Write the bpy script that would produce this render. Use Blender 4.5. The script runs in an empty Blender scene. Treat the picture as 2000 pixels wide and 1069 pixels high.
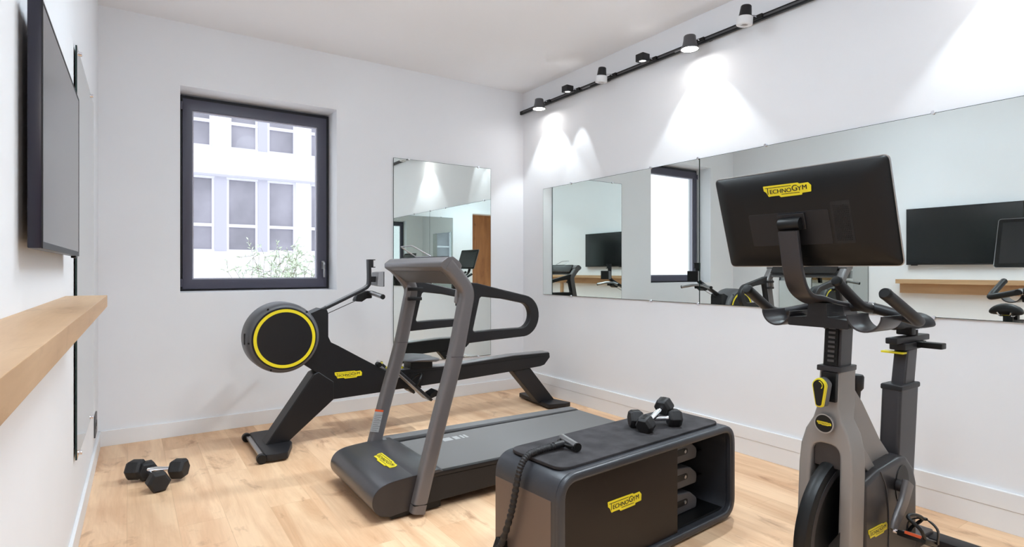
import bpy, bmesh, math, random
from mathutils import Vector, Matrix
random.seed(7)
PI = math.pi
SC = bpy.context.scene
COL = SC.collection

# ------------------------------------------------------------------ camera
F_PX = 1114.0
YAW = math.atan(748.0 / F_PX)
CAM_H = 1.2
cam_d = bpy.data.cameras.new('camera'); cam = bpy.data.objects.new('camera', cam_d); COL.objects.link(cam)
cam.location = (0, 0, CAM_H); cam.rotation_euler = (PI / 2, 0, -YAW)
cam_d.sensor_width = 36.0; cam_d.sensor_fit = 'HORIZONTAL'; cam_d.lens = 36.0 * F_PX / 2000.0
cam_d.shift_y = -(534.5 - 527.0) / 2000.0
cam_d.clip_start = 0.02; cam_d.clip_end = 200
SC.camera = cam

# ------------------------------------------------------------------ colour management and world
SC.view_settings.view_transform = 'Standard'
SC.view_settings.look = 'None'
SC.view_settings.exposure = 0.92
SC.view_settings.gamma = 1.0
SC.view_settings.use_curve_mapping = False
W = bpy.data.worlds.new('world'); SC.world = W; W.use_nodes = True
W.node_tree.nodes['Background'].inputs[0].default_value = (0.92, 0.945, 1.0, 1)
W.node_tree.nodes['Background'].inputs[1].default_value = 1.02

# ------------------------------------------------------------------ room dimensions (metres)
XR = 3.333      # wall with the big mirrors
YB = 4.762      # wall with the window
YF = -0.20      # wall at the camera's back
ZC = 2.992
XL0, SL = -0.238, 0.0136            # slightly splayed wall with the television
def xl(y): return XL0 + SL * y
AL = -math.atan(SL)                 # its rotation about z

# ------------------------------------------------------------------ materials
def lin(c):
    return tuple(((v / 255) / 12.92 if v / 255 <= 0.04045 else ((v / 255 + 0.055) / 1.055) ** 2.4) for v in c) + (1,)
def mat(name, rgb, rough=0.5, metal=0.0, bump=0.0, bscale=200.0, var=0.0, vscale=8.0, coat=0.0, spec=0.5, raw=False):
    m = bpy.data.materials.new(name); m.use_nodes = True
    nt = m.node_tree; b = nt.nodes['Principled BSDF']
    col = rgb + (1,) if raw else lin(rgb)
    b.inputs['Base Color'].default_value = col
    b.inputs['Roughness'].default_value = rough
    b.inputs['Metallic'].default_value = metal
    b.inputs['Specular IOR Level'].default_value = spec
    b.inputs['Coat Weight'].default_value = coat
    tc = nt.nodes.new('ShaderNodeTexCoord')
    if var > 0:
        n = nt.nodes.new('ShaderNodeTexNoise'); n.inputs['Scale'].default_value = vscale; n.inputs['Detail'].default_value = 6
        nt.links.new(tc.outputs['Object'], n.inputs['Vector'])
        mx = nt.nodes.new('ShaderNodeMix'); mx.data_type = 'RGBA'
        mx.inputs[6].default_value = tuple(c * (1 - var) for c in col[:3]) + (1,)
        mx.inputs[7].default_value = tuple(min(1, c * (1 + var)) for c in col[:3]) + (1,)
        mr = nt.nodes.new('ShaderNodeMapRange'); mr.inputs[1].default_value = 0.36; mr.inputs[2].default_value = 0.64
        nt.links.new(n.outputs['Fac'], mr.inputs[0]); nt.links.new(mr.outputs[0], mx.inputs[0]); nt.links.new(mx.outputs[2], b.inputs['Base Color'])
    if bump > 0:
        n = nt.nodes.new('ShaderNodeTexNoise'); n.inputs['Scale'].default_value = bscale; n.inputs['Detail'].default_value = 3
        nt.links.new(tc.outputs['Object'], n.inputs['Vector'])
        bp = nt.nodes.new('ShaderNodeBump'); bp.inputs['Strength'].default_value = bump; bp.inputs['Distance'].default_value = 0.002
        nt.links.new(n.outputs['Fac'], bp.inputs['Height']); nt.links.new(bp.outputs['Normal'], b.inputs['Normal'])
    return m
def emit(name, rgb, s):
    m = bpy.data.materials.new(name); m.use_nodes = True; b = m.node_tree.nodes['Principled BSDF']
    b.inputs['Base Color'].default_value = rgb + (1,)
    b.inputs['Emission Color'].default_value = rgb + (1,); b.inputs['Emission Strength'].default_value = s
    return m
def wood(name, axis, c1, c2, c3, plank=False, rough=0.42):
    """oak: grain stretched along the given axis, knots, and plank joints for the floor"""
    m = bpy.data.materials.new(name); m.use_nodes = True; nt = m.node_tree; L = nt.links
    b = nt.nodes['Principled BSDF']; b.inputs['Roughness'].default_value = rough
    tc = nt.nodes.new('ShaderNodeTexCoord')
    mp = nt.nodes.new('ShaderNodeMapping'); L.new(tc.outputs['Object'], mp.inputs['Vector'])
    s = [9.0, 9.0, 9.0]; s[axis] = 1.1; mp.inputs['Scale'].default_value = s
    n1 = nt.nodes.new('ShaderNodeTexNoise'); n1.inputs['Scale'].default_value = 0.75; n1.inputs['Detail'].default_value = 7; n1.inputs['Distortion'].default_value = 0.8
    n1.inputs['Roughness'].default_value = 0.6
    vec = mp.outputs['Vector']
    if plank:
        bt = nt.nodes.new('ShaderNodeTexBrick')
        mb = nt.nodes.new('ShaderNodeMapping'); mb.inputs['Rotation'].default_value = (0, 0, PI / 2); mb.inputs['Location'].default_value = (0.37, 0.008, 0)
        L.new(tc.outputs['Object'], mb.inputs['Vector']); L.new(mb.outputs['Vector'], bt.inputs['Vector'])
        bt.inputs['Scale'].default_value = 1.0; bt.inputs['Brick Width'].default_value = 1.35; bt.inputs['Row Height'].default_value = 0.2
        bt.inputs['Mortar Size'].default_value = 0.0012; bt.inputs['Mortar Smooth'].default_value = 0.3; bt.inputs['Bias'].default_value = 0.0
        bt.inputs['Color1'].default_value = (0, 0, 0, 1); bt.inputs['Color2'].default_value = (1, 1, 1, 1); bt.inputs['Mortar'].default_value = (0.5, 0.5, 0.5, 1)
        sc = nt.nodes.new('ShaderNodeVectorMath'); sc.operation = 'MULTIPLY_ADD'; sc.inputs[1].default_value = (7, 7, 7)
        L.new(bt.outputs['Color'], sc.inputs[0]); L.new(vec, sc.inputs[2]); vec = sc.outputs[0]
    L.new(vec, n1.inputs['Vector'])
    r = nt.nodes.new('ShaderNodeValToRGB'); L.new(n1.outputs['Fac'], r.inputs['Fac'])
    r.color_ramp.elements[0].position = 0.34; r.color_ramp.elements[0].color = lin(c2)
    r.color_ramp.elements[1].position = 0.62; r.color_ramp.elements[1].color = lin(c1)
    # fine grain
    mp2 = nt.nodes.new('ShaderNodeMapping'); s2 = [70.0, 70.0, 70.0]; s2[axis] = 2.5; mp2.inputs['Scale'].default_value = s2
    L.new(tc.outputs['Object'], mp2.inputs['Vector'])
    n2 = nt.nodes.new('ShaderNodeTexNoise'); n2.inputs['Scale'].default_value = 1.6; n2.inputs['Detail'].default_value = 3
    L.new(mp2.outputs['Vector'], n2.inputs['Vector'])
    mx = nt.nodes.new('ShaderNodeMix'); mx.data_type = 'RGBA'; mx.blend_type = 'MULTIPLY'; mx.inputs[0].default_value = 0.09
    L.new(r.outputs['Color'], mx.inputs[6]); L.new(n2.outputs['Color'], mx.inputs[7])
    gr = nt.nodes.new('ShaderNodeValToRGB'); gr.color_ramp.elements[0].position = 0.35; gr.color_ramp.elements[0].color = (0.55, 0.5, 0.45, 1)
    gr.color_ramp.elements[1].position = 0.6; gr.color_ramp.elements[1].color = (1, 1, 1, 1)
    L.new(n2.outputs['Fac'], gr.inputs['Fac']); L.new(gr.outputs['Color'], mx.inputs[7])
    # knots and dark cracks
    mp3 = nt.nodes.new('ShaderNodeMapping'); s3 = [4.6, 4.6, 4.6]; s3[axis] = 2.1; mp3.inputs['Scale'].default_value = s3
    L.new(tc.outputs['Object'], mp3.inputs['Vector'])
    n3 = nt.nodes.new('ShaderNodeTexNoise'); n3.inputs['Scale'].default_value = 1.5; n3.inputs['Detail'].default_value = 8; n3.inputs['Distortion'].default_value = 0.7; n3.inputs['Roughness'].default_value = 0.62
    L.new(mp3.outputs['Vector'], n3.inputs['Vector'])
    kr = nt.nodes.new('ShaderNodeValToRGB'); kr.color_ramp.elements[0].position = 0.57; kr.color_ramp.elements[0].color = (0, 0, 0, 1)
    kr.color_ramp.elements[1].position = 0.74; kr.color_ramp.elements[1].color = (1, 1, 1, 1)
    L.new(n3.outputs['Fac'], kr.inputs['Fac'])
    mk_ = nt.nodes.new('ShaderNodeMix'); mk_.data_type = 'RGBA'; mk_.inputs[7].default_value = lin(c3)
    kf = nt.nodes.new('ShaderNodeMath'); kf.operation = 'MULTIPLY'; kf.inputs[1].default_value = 0.85; L.new(kr.outputs['Color'], kf.inputs[0])
    L.new(kf.outputs[0], mk_.inputs[0]); L.new(mx.outputs[2], mk_.inputs[6])
    last = mk_.outputs[2]
    if plank:
        tn = nt.nodes.new('ShaderNodeMix'); tn.data_type = 'RGBA'; tn.blend_type = 'MULTIPLY'; tn.inputs[0].default_value = 1.0
        tr = nt.nodes.new('ShaderNodeValToRGB'); tr.color_ramp.elements[0].color = (0.93, 0.92, 0.90, 1); tr.color_ramp.elements[1].color = (1, 1, 1, 1)
        L.new(bt.outputs['Color'], tr.inputs['Fac']); L.new(last, tn.inputs[6]); L.new(tr.outputs['Color'], tn.inputs[7])
        jn = nt.nodes.new('ShaderNodeMix'); jn.data_type = 'RGBA'; jn.inputs[7].default_value = lin((168, 128, 92))
        jf = nt.nodes.new('ShaderNodeMath'); jf.operation = 'MULTIPLY'; jf.inputs[1].default_value = 0.32; L.new(bt.outputs['Fac'], jf.inputs[0])
        L.new(jf.outputs[0], jn.inputs[0]); L.new(tn.outputs[2], jn.inputs[6]); last = jn.outputs[2]
    L.new(last, b.inputs['Base Color'])
    bp = nt.nodes.new('ShaderNodeBump'); bp.inputs['Strength'].default_value = 0.06; bp.inputs['Distance'].default_value = 0.001
    L.new(n2.outputs['Fac'], bp.inputs['Height']); L.new(bp.outputs['Normal'], b.inputs['Normal'])
    return m

M = {}
M['wall'] = mat('wall_paint', (240, 240, 243), 0.85, var=0.012, vscale=1.2)
M['ceil'] = mat('ceiling_paint', (250, 250, 253), 0.9)
M['trim'] = mat('trim_paint', (238, 237, 238), 0.45)
M['floor'] = wood('oak_floor', 1, (243, 205, 167), (217, 171, 132), (160, 110, 78), plank=True, rough=0.5)
M['shelfwood'] = wood('oak_shelf', 1, (204, 168, 130), (186, 148, 110), (150, 112, 78), rough=0.45)
M['frame'] = mat('window_grey', (74, 72, 86), 0.4)
M['framedark'] = mat('window_gasket', (32, 32, 38), 0.5)
M['chrome'] = mat('chrome', (225, 225, 230), 0.12, 1.0)
M['steel'] = mat('brushed_steel', (170, 170, 172), 0.32, 1.0)
M['black'] = mat('black_plastic', (25, 24, 27), 0.45, spec=0.4, bump=0.1, bscale=900)
M['deep'] = mat('deep_black', (9, 9, 10), 0.42, spec=0.35)
M['railgrey'] = mat('rail_grey', (112, 111, 112), 0.5, bump=0.08, bscale=800)
M['matt'] = mat('matt_black', (24, 23, 24), 0.7, bump=0.25, bscale=700)
M['body'] = mat('rower_black', (19, 18, 21), 0.42, spec=0.4, bump=0.06, bscale=900)
M['grey'] = mat('grey_plastic', (80, 79, 82), 0.42, bump=0.1, bscale=800)
M['lgrey'] = mat('pale_grey_plastic', (132, 130, 132), 0.35)
M['post'] = mat('taupe_metallic', (112, 108, 109), 0.34, 0.3, bump=0.05, bscale=900)
M['hood'] = mat('graphite_metallic', (88, 87, 90), 0.30, 0.55, bump=0.05, bscale=900)
M['fork'] = mat('bike_taupe', (142, 135, 131), 0.42, 0.25, bump=0.05, bscale=900)
M['forkdark'] = mat('bike_dark', (52, 49, 51), 0.34, 0.2)
M['bronze'] = mat('bench_bronze', (108, 94, 86), 0.42, 0.3, bump=0.06, bscale=900)
M['benchgrey'] = mat('bench_grey', (54, 55, 60), 0.36, 0.1, bump=0.06, bscale=900)
M['panel'] = mat('bench_panel', (27, 19, 16), 0.42, spec=0.3)
M['matpad'] = mat('suede_mat', (46, 43, 45), 0.95, bump=0.5, bscale=350, var=0.42, vscale=11)
M['belt'] = mat('running_belt', (116, 114, 113), 0.8, bump=0.3, bscale=600)
M['rubber'] = mat('rubber', (27, 25, 27), 0.6, bump=0.3, bscale=500)
M['yellow'] = mat('yellow', (226, 206, 30), 0.4)
M['ink'] = mat('black_ink', (26, 22, 20), 0.5)
M['handlegrip'] = mat('grip_grey', (66, 66, 70), 0.5)
M['screen'] = mat('tv_screen', (18, 19, 21), 0.13, spec=0.7)
M['navy'] = mat('tv_edge', (24, 22, 40), 0.35)
M['white'] = mat('white_plastic', (232, 232, 234), 0.4)
M['label'] = mat('label_white', (172, 172, 172), 0.5)
M['orange'] = mat('orange', (228, 96, 50), 0.5)
M['edge'] = mat('glass_edge', (22, 48, 44), 0.15)
M['fac'] = mat('facade_render', (238, 239, 243), 0.9, var=0.02, vscale=0.4)
M['facglass'] = mat('facade_glass', (152, 149, 160), 0.12, spec=0.5, var=0.22, vscale=0.7)
M['facframe'] = mat('facade_frame', (226, 224, 236), 0.5)
M['facdark'] = mat('facade_frame_grey', (190, 188, 202), 0.5)
M['blind'] = mat('facade_interior', (196, 186, 178), 0.8)
M['leaf'] = mat('leaf', (214, 226, 204), 0.6, var=0.25, vscale=9)
M['bark'] = mat('bark', (120, 104, 90), 0.8)
M['lobbywood'] = wood('lobby_wood', 2, (176, 120, 72), (150, 96, 54), (96, 58, 30))
M['redpanel'] = mat('red_lacquer', (176, 62, 26), 0.4)
M['bluepanel'] = mat('blue_lacquer', (52, 66, 96), 0.4)
M['lobbygrey'] = mat('lobby_grey', (150, 150, 156), 0.9)
M['lamp'] = emit('lamp_diffuser', (1.0, 0.97, 0.93), 22)
M['lampdim'] = emit('lamp_lens', (1.0, 0.97, 0.93), 6)
def mirror_material():
    m = bpy.data.materials.new('mirror'); m.use_nodes = True; b = m.node_tree.nodes['Principled BSDF']
    b.inputs['Base Color'].default_value = (0.80, 0.845, 0.82, 1); b.inputs['Metallic'].default_value = 1; b.inputs['Roughness'].default_value = 0.0
    return m
M['mirror'] = mirror_material()
def glass_material():
    m = bpy.data.materials.new('window_glass'); m.use_nodes = True; nt = m.node_tree
    nt.nodes.remove(nt.nodes['Principled BSDF']); out = nt.nodes['Material Output']
    t = nt.nodes.new('ShaderNodeBsdfTransparent'); t.inputs[0].default_value = (0.95, 0.97, 0.97, 1)
    g = nt.nodes.new('ShaderNodeBsdfGlossy'); g.inputs['Roughness'].default_value = 0.0
    fr = nt.nodes.new('ShaderNodeFresnel'); fr.inputs[0].default_value = 1.45
    ge = nt.nodes.new('ShaderNodeNewGeometry'); inv = nt.nodes.new('ShaderNodeMath'); inv.operation = 'SUBTRACT'; inv.inputs[0].default_value = 1.0
    nt.links.new(ge.outputs['Backfacing'], inv.inputs[1]); mu = nt.nodes.new('ShaderNodeMath'); mu.operation = 'MULTIPLY'; mu2 = nt.nodes.new('ShaderNodeMath'); mu2.operation = 'MULTIPLY'; mu2.inputs[1].default_value = .1
    nt.links.new(inv.outputs[0], mu.inputs[0]); nt.links.new(fr.outputs[0], mu.inputs[1])
    mx = nt.nodes.new('ShaderNodeMixShader'); nt.links.new(mu.outputs[0], mu2.inputs[0]); nt.links.new(mu2.outputs[0], mx.inputs[0]); nt.links.new(t.outputs[0], mx.inputs[1]); nt.links.new(g.outputs[0], mx.inputs[2])
    nt.links.new(mx.outputs[0], out.inputs[0]); return m
M['glass'] = glass_material()

# ------------------------------------------------------------------ mesh helpers
def quad(bm, pts):
    return bm.faces.new([bm.verts.new(p) for p in pts])
def box(bm, x0, x1, y0, y1, z0, z1, T=None):
    v = [bm.verts.new((x, y, z)) for x in (x0, x1) for y in (y0, y1) for z in (z0, z1)]
    for f in ((0, 1, 3, 2), (4, 6, 7, 5), (0, 4, 5, 1), (2, 3, 7, 6), (0, 2, 6, 4), (1, 5, 7, 3)):
        bm.faces.new([v[i] for i in f])
    if T is not None: bmesh.ops.transform(bm, matrix=T, verts=v)
    return v
def rnd(pts, r, n=5):
    """round the corners of a closed polygon; r is one radius or one per corner"""
    out = []; N = len(pts)
    for i in range(N):
        p = Vector(pts[i]); a = Vector(pts[i - 1]); c = Vector(pts[(i + 1) % N])
        rr = r[i] if isinstance(r, (list, tuple)) else r
        d1 = a - p; d2 = c - p; l1 = d1.length; l2 = d2.length
        if rr <= 0 or l1 < 1e-6 or l2 < 1e-6: out.append(tuple(p)); continue
        d1.normalize(); d2.normalize()
        ang = d1.angle(d2)
        if ang > 3.05: out.append(tuple(p)); continue
        t = min(rr / math.tan(ang / 2), l1 * 0.49, l2 * 0.49)
        s = p + d1 * t; e = p + d2 * t
        for k in range(n + 1):
            u = k / n
            q = s * (1 - u) ** 2 + p * 2 * u * (1 - u) + e * u ** 2
            out.append(tuple(q))
    return out
def circ(cx, cy, r, n=40, ry=None):
    return [(cx + r * math.cos(2 * PI * k / n), cy + (ry or r) * math.sin(2 * PI * k / n)) for k in range(n)]
def rrect(x0, x1, y0, y1, r, n=6):
    return rnd([(x0, y0), (x1, y0), (x1, y1), (x0, y1)], r, n)
MAPS = {'Y': lambda u, v, w: (u, w, v), 'X': lambda u, v, w: (w, u, v), 'Z': lambda u, v, w: (u, v, w)}
def prism(poly, a, b, ax='Y', holes=(), T=None):
    """polygon in the plane across axis ax, extruded from a to b (XZ for Y, YZ for X, XY for Z)"""
    bm = bmesh.new(); f = MAPS[ax]; es = []
    for lp in [poly] + list(holes):
        vs = [bm.verts.new(f(p[0], p[1], a)) for p in lp]
        for i in range(len(vs)): es.append(bm.edges.new((vs[i], vs[(i + 1) % len(vs)])))
    if holes:
        bmesh.ops.triangle_fill(bm, edges=es, use_beauty=True)
        bmesh.ops.dissolve_limit(bm, angle_limit=0.01, verts=bm.verts[:], edges=[e for e in bm.edges if len(e.link_faces) == 2])
    else:
        bm.faces.new(bm.verts[:])
    r = bmesh.ops.extrude_face_region(bm, geom=bm.faces[:])
    d = Vector(f(0, 0, b)) - Vector(f(0, 0, a))
    bmesh.ops.translate(bm, vec=d, verts=[g for g in r['geom'] if isinstance(g, bmesh.types.BMVert)])
    if T is not None: bmesh.ops.transform(bm, matrix=T, verts=bm.verts[:])
    bmesh.ops.recalc_face_normals(bm, faces=bm.faces[:])
    return bm
def smooth_path(pts, n=8, closed=False):
    P = [Vector(p) for p in pts]; out = []; N = len(P)
    rng = range(N if closed else N - 1)
    for i in rng:
        p0 = P[i - 1] if (closed or i > 0) else P[0] * 2 - P[1]
        p1 = P[i]; p2 = P[(i + 1) % N]
        p3 = P[(i + 2) % N] if (closed or i + 2 < N) else p2 * 2 - p1
        for k in range(n):
            t = k / n
            out.append(0.5 * ((2 * p1) + (-p0 + p2) * t + (2 * p0 - 5 * p1 + 4 * p2 - p3) * t * t + (-p0 + 3 * p1 - 3 * p2 + p3) * t ** 3))
    if not closed: out.append(P[-1])
    return out
def sweep(path, section, closed=False, up=(0, 0, 1), scale=None, bm=None, twist_free=True):
    """section = list of (a,b) in the frame (side, up) carried along the path"""
    bm = bm or bmesh.new(); P = [Vector(p) for p in path]; N = len(P); rings = []
    upv = Vector(up)
    for i, p in enumerate(P):
        if closed: t = P[(i + 1) % N] - P[i - 1]
        else: t = P[min(i + 1, N - 1)] - P[max(i - 1, 0)]
        t.normalize()
        side = t.cross(upv)
        if side.length < 1e-4: side = t.cross(Vector((0, 1, 0.01)))
        side.normalize(); u2 = side.cross(t).normalized()
        s = scale(i / (N - 1)) if scale else 1.0
        rings.append([bm.verts.new(p + side * (a * s) + u2 * (b * s)) for a, b in section])
    K = len(section)
    for i in range(N if closed else N - 1):
        A = rings[i]; B = rings[(i + 1) % N]
        for k in range(K): bm.faces.new((A[k], A[(k + 1) % K], B[(k + 1) % K], B[k]))
    if not closed:
        bm.faces.new(rings[0][::-1]); bm.faces.new(rings[-1])
    bmesh.ops.recalc_face_normals(bm, faces=bm.faces[:])
    return bm
def tube(path, r, closed=False, n=14, up=(0, 0, 1), scale=None, bm=None):
    return sweep(path, circ(0, 0, r, n), closed, up, scale, bm)
def lathe(prof, n=40, T=None, bm=None):
    """profile of (radius, height) spun round z"""
    bm = bm or bmesh.new(); new = []; rings = []
    for r, z in prof:
        if r < 1e-5: v = [bm.verts.new((0, 0, z))]
        else: v = [bm.verts.new((r * math.cos(2 * PI * k / n), r * math.sin(2 * PI * k / n), z)) for k in range(n)]
        rings.append(v); new += v
    for A, B in zip(rings, rings[1:]):
        if len(A) == 1 and len(B) == 1: continue
        for k in range(n):
            if len(A) == 1: bm.faces.new((A[0], B[(k + 1) % n], B[k]))
            elif len(B) == 1: bm.faces.new((A[k], A[(k + 1) % n], B[0]))
            else: bm.faces.new((A[k], A[(k + 1) % n], B[(k + 1) % n], B[k]))
    if T is not None: bmesh.ops.transform(bm, matrix=T, verts=new)
    bmesh.ops.recalc_face_normals(bm, faces=bm.faces[:])
    return bm
def loft(rings, bm=None, caps=True):
    bm = bm or bmesh.new(); R = [[bm.verts.new(p) for p in r] for r in rings]; K = len(R[0])
    for A, B in zip(R, R[1:]):
        for k in range(K): bm.faces.new((A[k], A[(k + 1) % K], B[(k + 1) % K], B[k]))
    if caps: bm.faces.new(R[0][::-1]); bm.faces.new(R[-1])
    bmesh.ops.recalc_face_normals(bm, faces=bm.faces[:])
    return bm
def merge(*bms):
    me = bpy.data.meshes.new('tmp'); out = bmesh.new()
    for b in bms:
        b.to_mesh(me); out.from_mesh(me); b.free()
    bpy.data.meshes.remove(me); return out
def rot_to(z, loc=(0, 0, 0), xref=None):
    """matrix whose local z axis points along z"""
    z = Vector(z).normalized(); x = Vector(xref) if xref else (Vector((1, 0, 0)) if abs(z.x) < 0.9 else Vector((0, 1, 0)))
    y = z.cross(x).normalized(); x = y.cross(z)
    m = Matrix((x, y, z)).transposed().to_4x4(); m.translation = Vector(loc); return m

def fin(bm, bevel=0.0, seg=2, smooth=32):
    if any(len(e.link_faces) == 2 for e in bm.edges): bmesh.ops.recalc_face_normals(bm, faces=bm.faces[:])
    bm.normal_update()
    if bevel > 0:
        es = [e for e in bm.edges if len(e.link_faces) == 2 and e.calc_face_angle(0) > math.radians(28)]
        if es: bmesh.ops.bevel(bm, geom=es, offset=bevel, segments=seg, affect='EDGES', profile=0.6, clamp_overlap=True)
    bm.normal_update(); lim = math.radians(smooth)
    ar = {f: f.calc_area() for f in bm.faces}
    for f in bm.faces:
        nb = [ar[g] for e in f.edges for g in e.link_faces if g is not f and e.calc_face_angle(0) < lim]
        f.smooth = not nb or max(nb) > 0.12 * ar[f]      # broad flat faces keep their own normal
    for e in bm.edges:
        e.smooth = len(e.link_faces) == 2 and e.calc_face_angle(0) < lim
def mk(name, bm, m, parent=None, bevel=0.0, seg=2, local=False, smooth=32, label=None):
    """link a bmesh as one object; world-space vertices become local to the parent thing unless local is set"""
    fin(bm, bevel, seg, smooth)
    if parent is not None and not local:
        bmesh.ops.transform(bm, matrix=world_of(parent).inverted(), verts=bm.verts[:])
    me = bpy.data.meshes.new(name); bm.to_mesh(me); bm.free()
    for mm in (m if isinstance(m, (list, tuple)) else [m]): me.materials.append(mm)
    o = bpy.data.objects.new(name, me); COL.objects.link(o)
    if parent is not None: o.parent = parent
    if label: o['label'] = label
    return o
def world_of(o):
    m = Matrix.Translation(o.location) @ o.rotation_euler.to_matrix().to_4x4()
    return world_of(o.parent) @ m if o.parent else m
def tag(o, label=None, cat=None, group=None, kind=None):
    if label: o['label'] = label
    if cat: o['category'] = cat
    if group: o['group'] = group
    if kind: o['kind'] = kind
    return o
def thing(name, label, cat, loc=(0, 0, 0), rz=0.0, group=None):
    o = bpy.data.objects.new(name, None); COL.objects.link(o); o.location = loc; o.rotation_euler = (0, 0, rz)
    o.empty_display_size = 0.1
    return tag(o, label, cat, group)
def struct(name, bm, m, parent=None, bevel=0.0, label=None):
    o = mk(name, bm, m, parent, bevel)
    if parent is None: o['kind'] = 'structure'
    if label: o['label'] = label
    return o
def copy_tree(o, parent=None):
    c = o.copy(); COL.objects.link(c)
    if parent is not None: c.parent = parent
    for ch in list(o.children): copy_tree(ch, c)
    return c

def text_bm(s, size):
    cu = bpy.data.curves.new('txt', 'FONT'); cu.body = s; cu.size = size; cu.extrude = 0.0
    ob = bpy.data.objects.new('txt', cu); COL.objects.link(ob); bpy.context.view_layer.update()
    me = ob.evaluated_get(bpy.context.evaluated_depsgraph_get()).to_mesh()
    bm = bmesh.new(); bm.from_mesh(me); bpy.data.objects.remove(ob); bpy.data.curves.remove(cu)
    return bm
BADGE = [(0, 0), (.733, -.005), (.768, -.028), (.942, -.024), (1.0, -.087), (.99, -.209), (.811, -.216), (.803, -.252), (.366, -.257),
         (.332, -.220), (.166, -.220), (.105, -.226), (.061, -.137), (.009, -.097)]
def logo(parent, T, w, part='logo_badge'):
    """yellow badge with dark lettering; T maps (right, up, out) to the world"""
    S = Matrix.Scale(w, 4) @ Matrix.Translation((-.5, .128, 0))
    bm = prism(rnd(BADGE, .012, 3), -.004, .006, 'Z'); bmesh.ops.transform(bm, matrix=T @ S, verts=bm.verts[:])
    b = mk(part, bm, M['yellow'], parent, label='yellow badge')
    parts = []
    def put(s, size, x, y, sx=1.0):
        for q in range(3):      # three close strikes thicken the strokes
            t = text_bm(s, size); bmesh.ops.transform(t, matrix=Matrix.Translation((x + .0035 * (q - 1), y + .002 * (q % 2), .0085 + .0002 * q)) @ Matrix.Diagonal((sx, 1, 1, 1)), verts=t.verts[:]); parts.append(t)
    put('ECHNO', .118, .135, -.170, 1.12)
    put('G', .165, .605, -.158, 1.05); put('Y', .130, .725, -.163, 1.05); put('M', .130, .815, -.152, 1.05)
    ln = bmesh.new()
    for (x0, x1, y0, y1) in ((.04, .60, -.052, -.040), (.088, .106, -.178, -.045), (.385, .765, -.205, -.193)):
        quad(ln, [(x0, y0, .0085), (x1, y0, .0085), (x1, y1, .0085), (x0, y1, .0085)])
    parts.append(ln); t = merge(*parts); bmesh.ops.transform(t, matrix=T @ S, verts=t.verts[:])
    bmesh.ops.recalc_face_normals(t, faces=t.faces[:])
    mk('lettering', t, M['ink'], b if parent is None else b, local=False)
    return b
def frame_T(right, up, loc):
    r = Vector(right).normalized(); u = Vector(up).normalized(); n = r.cross(u).normalized(); u = n.cross(r)
    m = Matrix((r, u, n)).transposed().to_4x4(); m.translation = Vector(loc); return m

# ================================================================== ROOM SHELL
def slab(x0, x1, y0, y1, z0, z1):
    bm = bmesh.new(); box(bm, x0, x1, y0, y1, z0, z1); return bm
struct('floor', slab(-0.6, 4.2, -3.2, 5.3, -0.1, 0.0), M['floor'])
struct('ceiling', slab(-0.6, 3.6, -0.45, 5.3, ZC, ZC + 0.12), M['ceil'])
struct('wall_right', slab(XR, XR + 0.2, -0.45, 5.3, 0, ZC), M['wall'])
# wall with the window opening
WX0, WX1, WZ0, WZ1 = 0.307, 1.437, 1.032, 2.535
struct('wall_back', prism([(-0.6, 0), (XR, 0), (XR, ZC), (-0.6, ZC)], YB, YB + 0.36, 'Y', holes=[[(WX0, WZ0), (WX1, WZ0), (WX1, WZ1), (WX0, WZ1)]]), M['wall'])
TL = Matrix.Translation((XL0, 0, 0)) @ Matrix.Rotation(AL, 4, 'Z')      # wall frame: x out of the wall, y along it
def lw(bm): bmesh.ops.transform(bm, matrix=TL, verts=bm.verts[:]); return bm
struct('wall_left', lw(slab(-0.2, 0, -0.45, YB + 0.05, 0, ZC)), M['wall'])
# wall at the camera's back with a doorway into the lobby
struct('wall_front', prism([(-0.45, 0), (XR, 0), (XR, ZC), (-0.45, ZC)], YF - 0.2, YF, 'Y', holes=[[(-0.02, 0.001), (1.07, 0.001), (1.07, 2.3), (-0.02, 2.3)]]), M['wall'])
# skirting
struct('baseboard_back', slab(xl(4.7), XR, YB - 0.014, YB, 0, 0.105), M['trim'], bevel=0.002)
struct('baseboard_right', slab(XR - 0.014, XR, YF, YB, 0, 0.104), M['trim'], bevel=0.0015)
struct('trim_1', slab(XR - 0.018, XR, YF, YB, 0.105, 0.186), M['trim'], bevel=0.003)
struct('baseboard_left', lw(slab(0, 0.014, YF, YB, 0, 0.105)), M['trim'], bevel=0.002)

# window
w1 = thing('window_1', None, None, (0.87, 4.97, WZ0)); w1['kind'] = 'structure'
fy = 4.97
mk('window_frame', prism(rrect(WX0 + .004, WX1 - .004, WZ0 + .004, WZ1 - .01, 0), fy + .012, fy + .075, 'Y', holes=[rrect(.372, 1.362, 1.10, 2.455, 0)]), M['framedark'], w1, .003)
sash = mk('window_sash', prism(rrect(.335, 1.409, 1.052, 2.497, 0), fy - .01, fy + .05, 'Y', holes=[rrect(.400, 1.334, 1.125, 2.415, 0)]), M['frame'], w1, .004)
mk('glazing_bead', prism(rrect(.398, 1.336, 1.123, 2.417, 0), fy + .006, fy + .04, 'Y', holes=[rrect(.410, 1.324, 1.135, 2.405, 0)]), M['facdark'], w1, .002)
mk('window_pane', slab(.405, 1.329, fy + .022, fy + .027, 1.13, 2.41), M['glass'], w1)
bm = slab(1.366, 1.386, fy - .022, fy - .010, 1.205, 1.275); h = merge(bm, tube(smooth_path([(1.376, fy - .022, 1.262), (1.376, fy - .05, 1.262), (1.378, fy - .058, 1.24), (1.378, fy - .056, 1.135)], 5), .008))
mk('window_handle', h, M['steel'], w1, .001)
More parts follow.
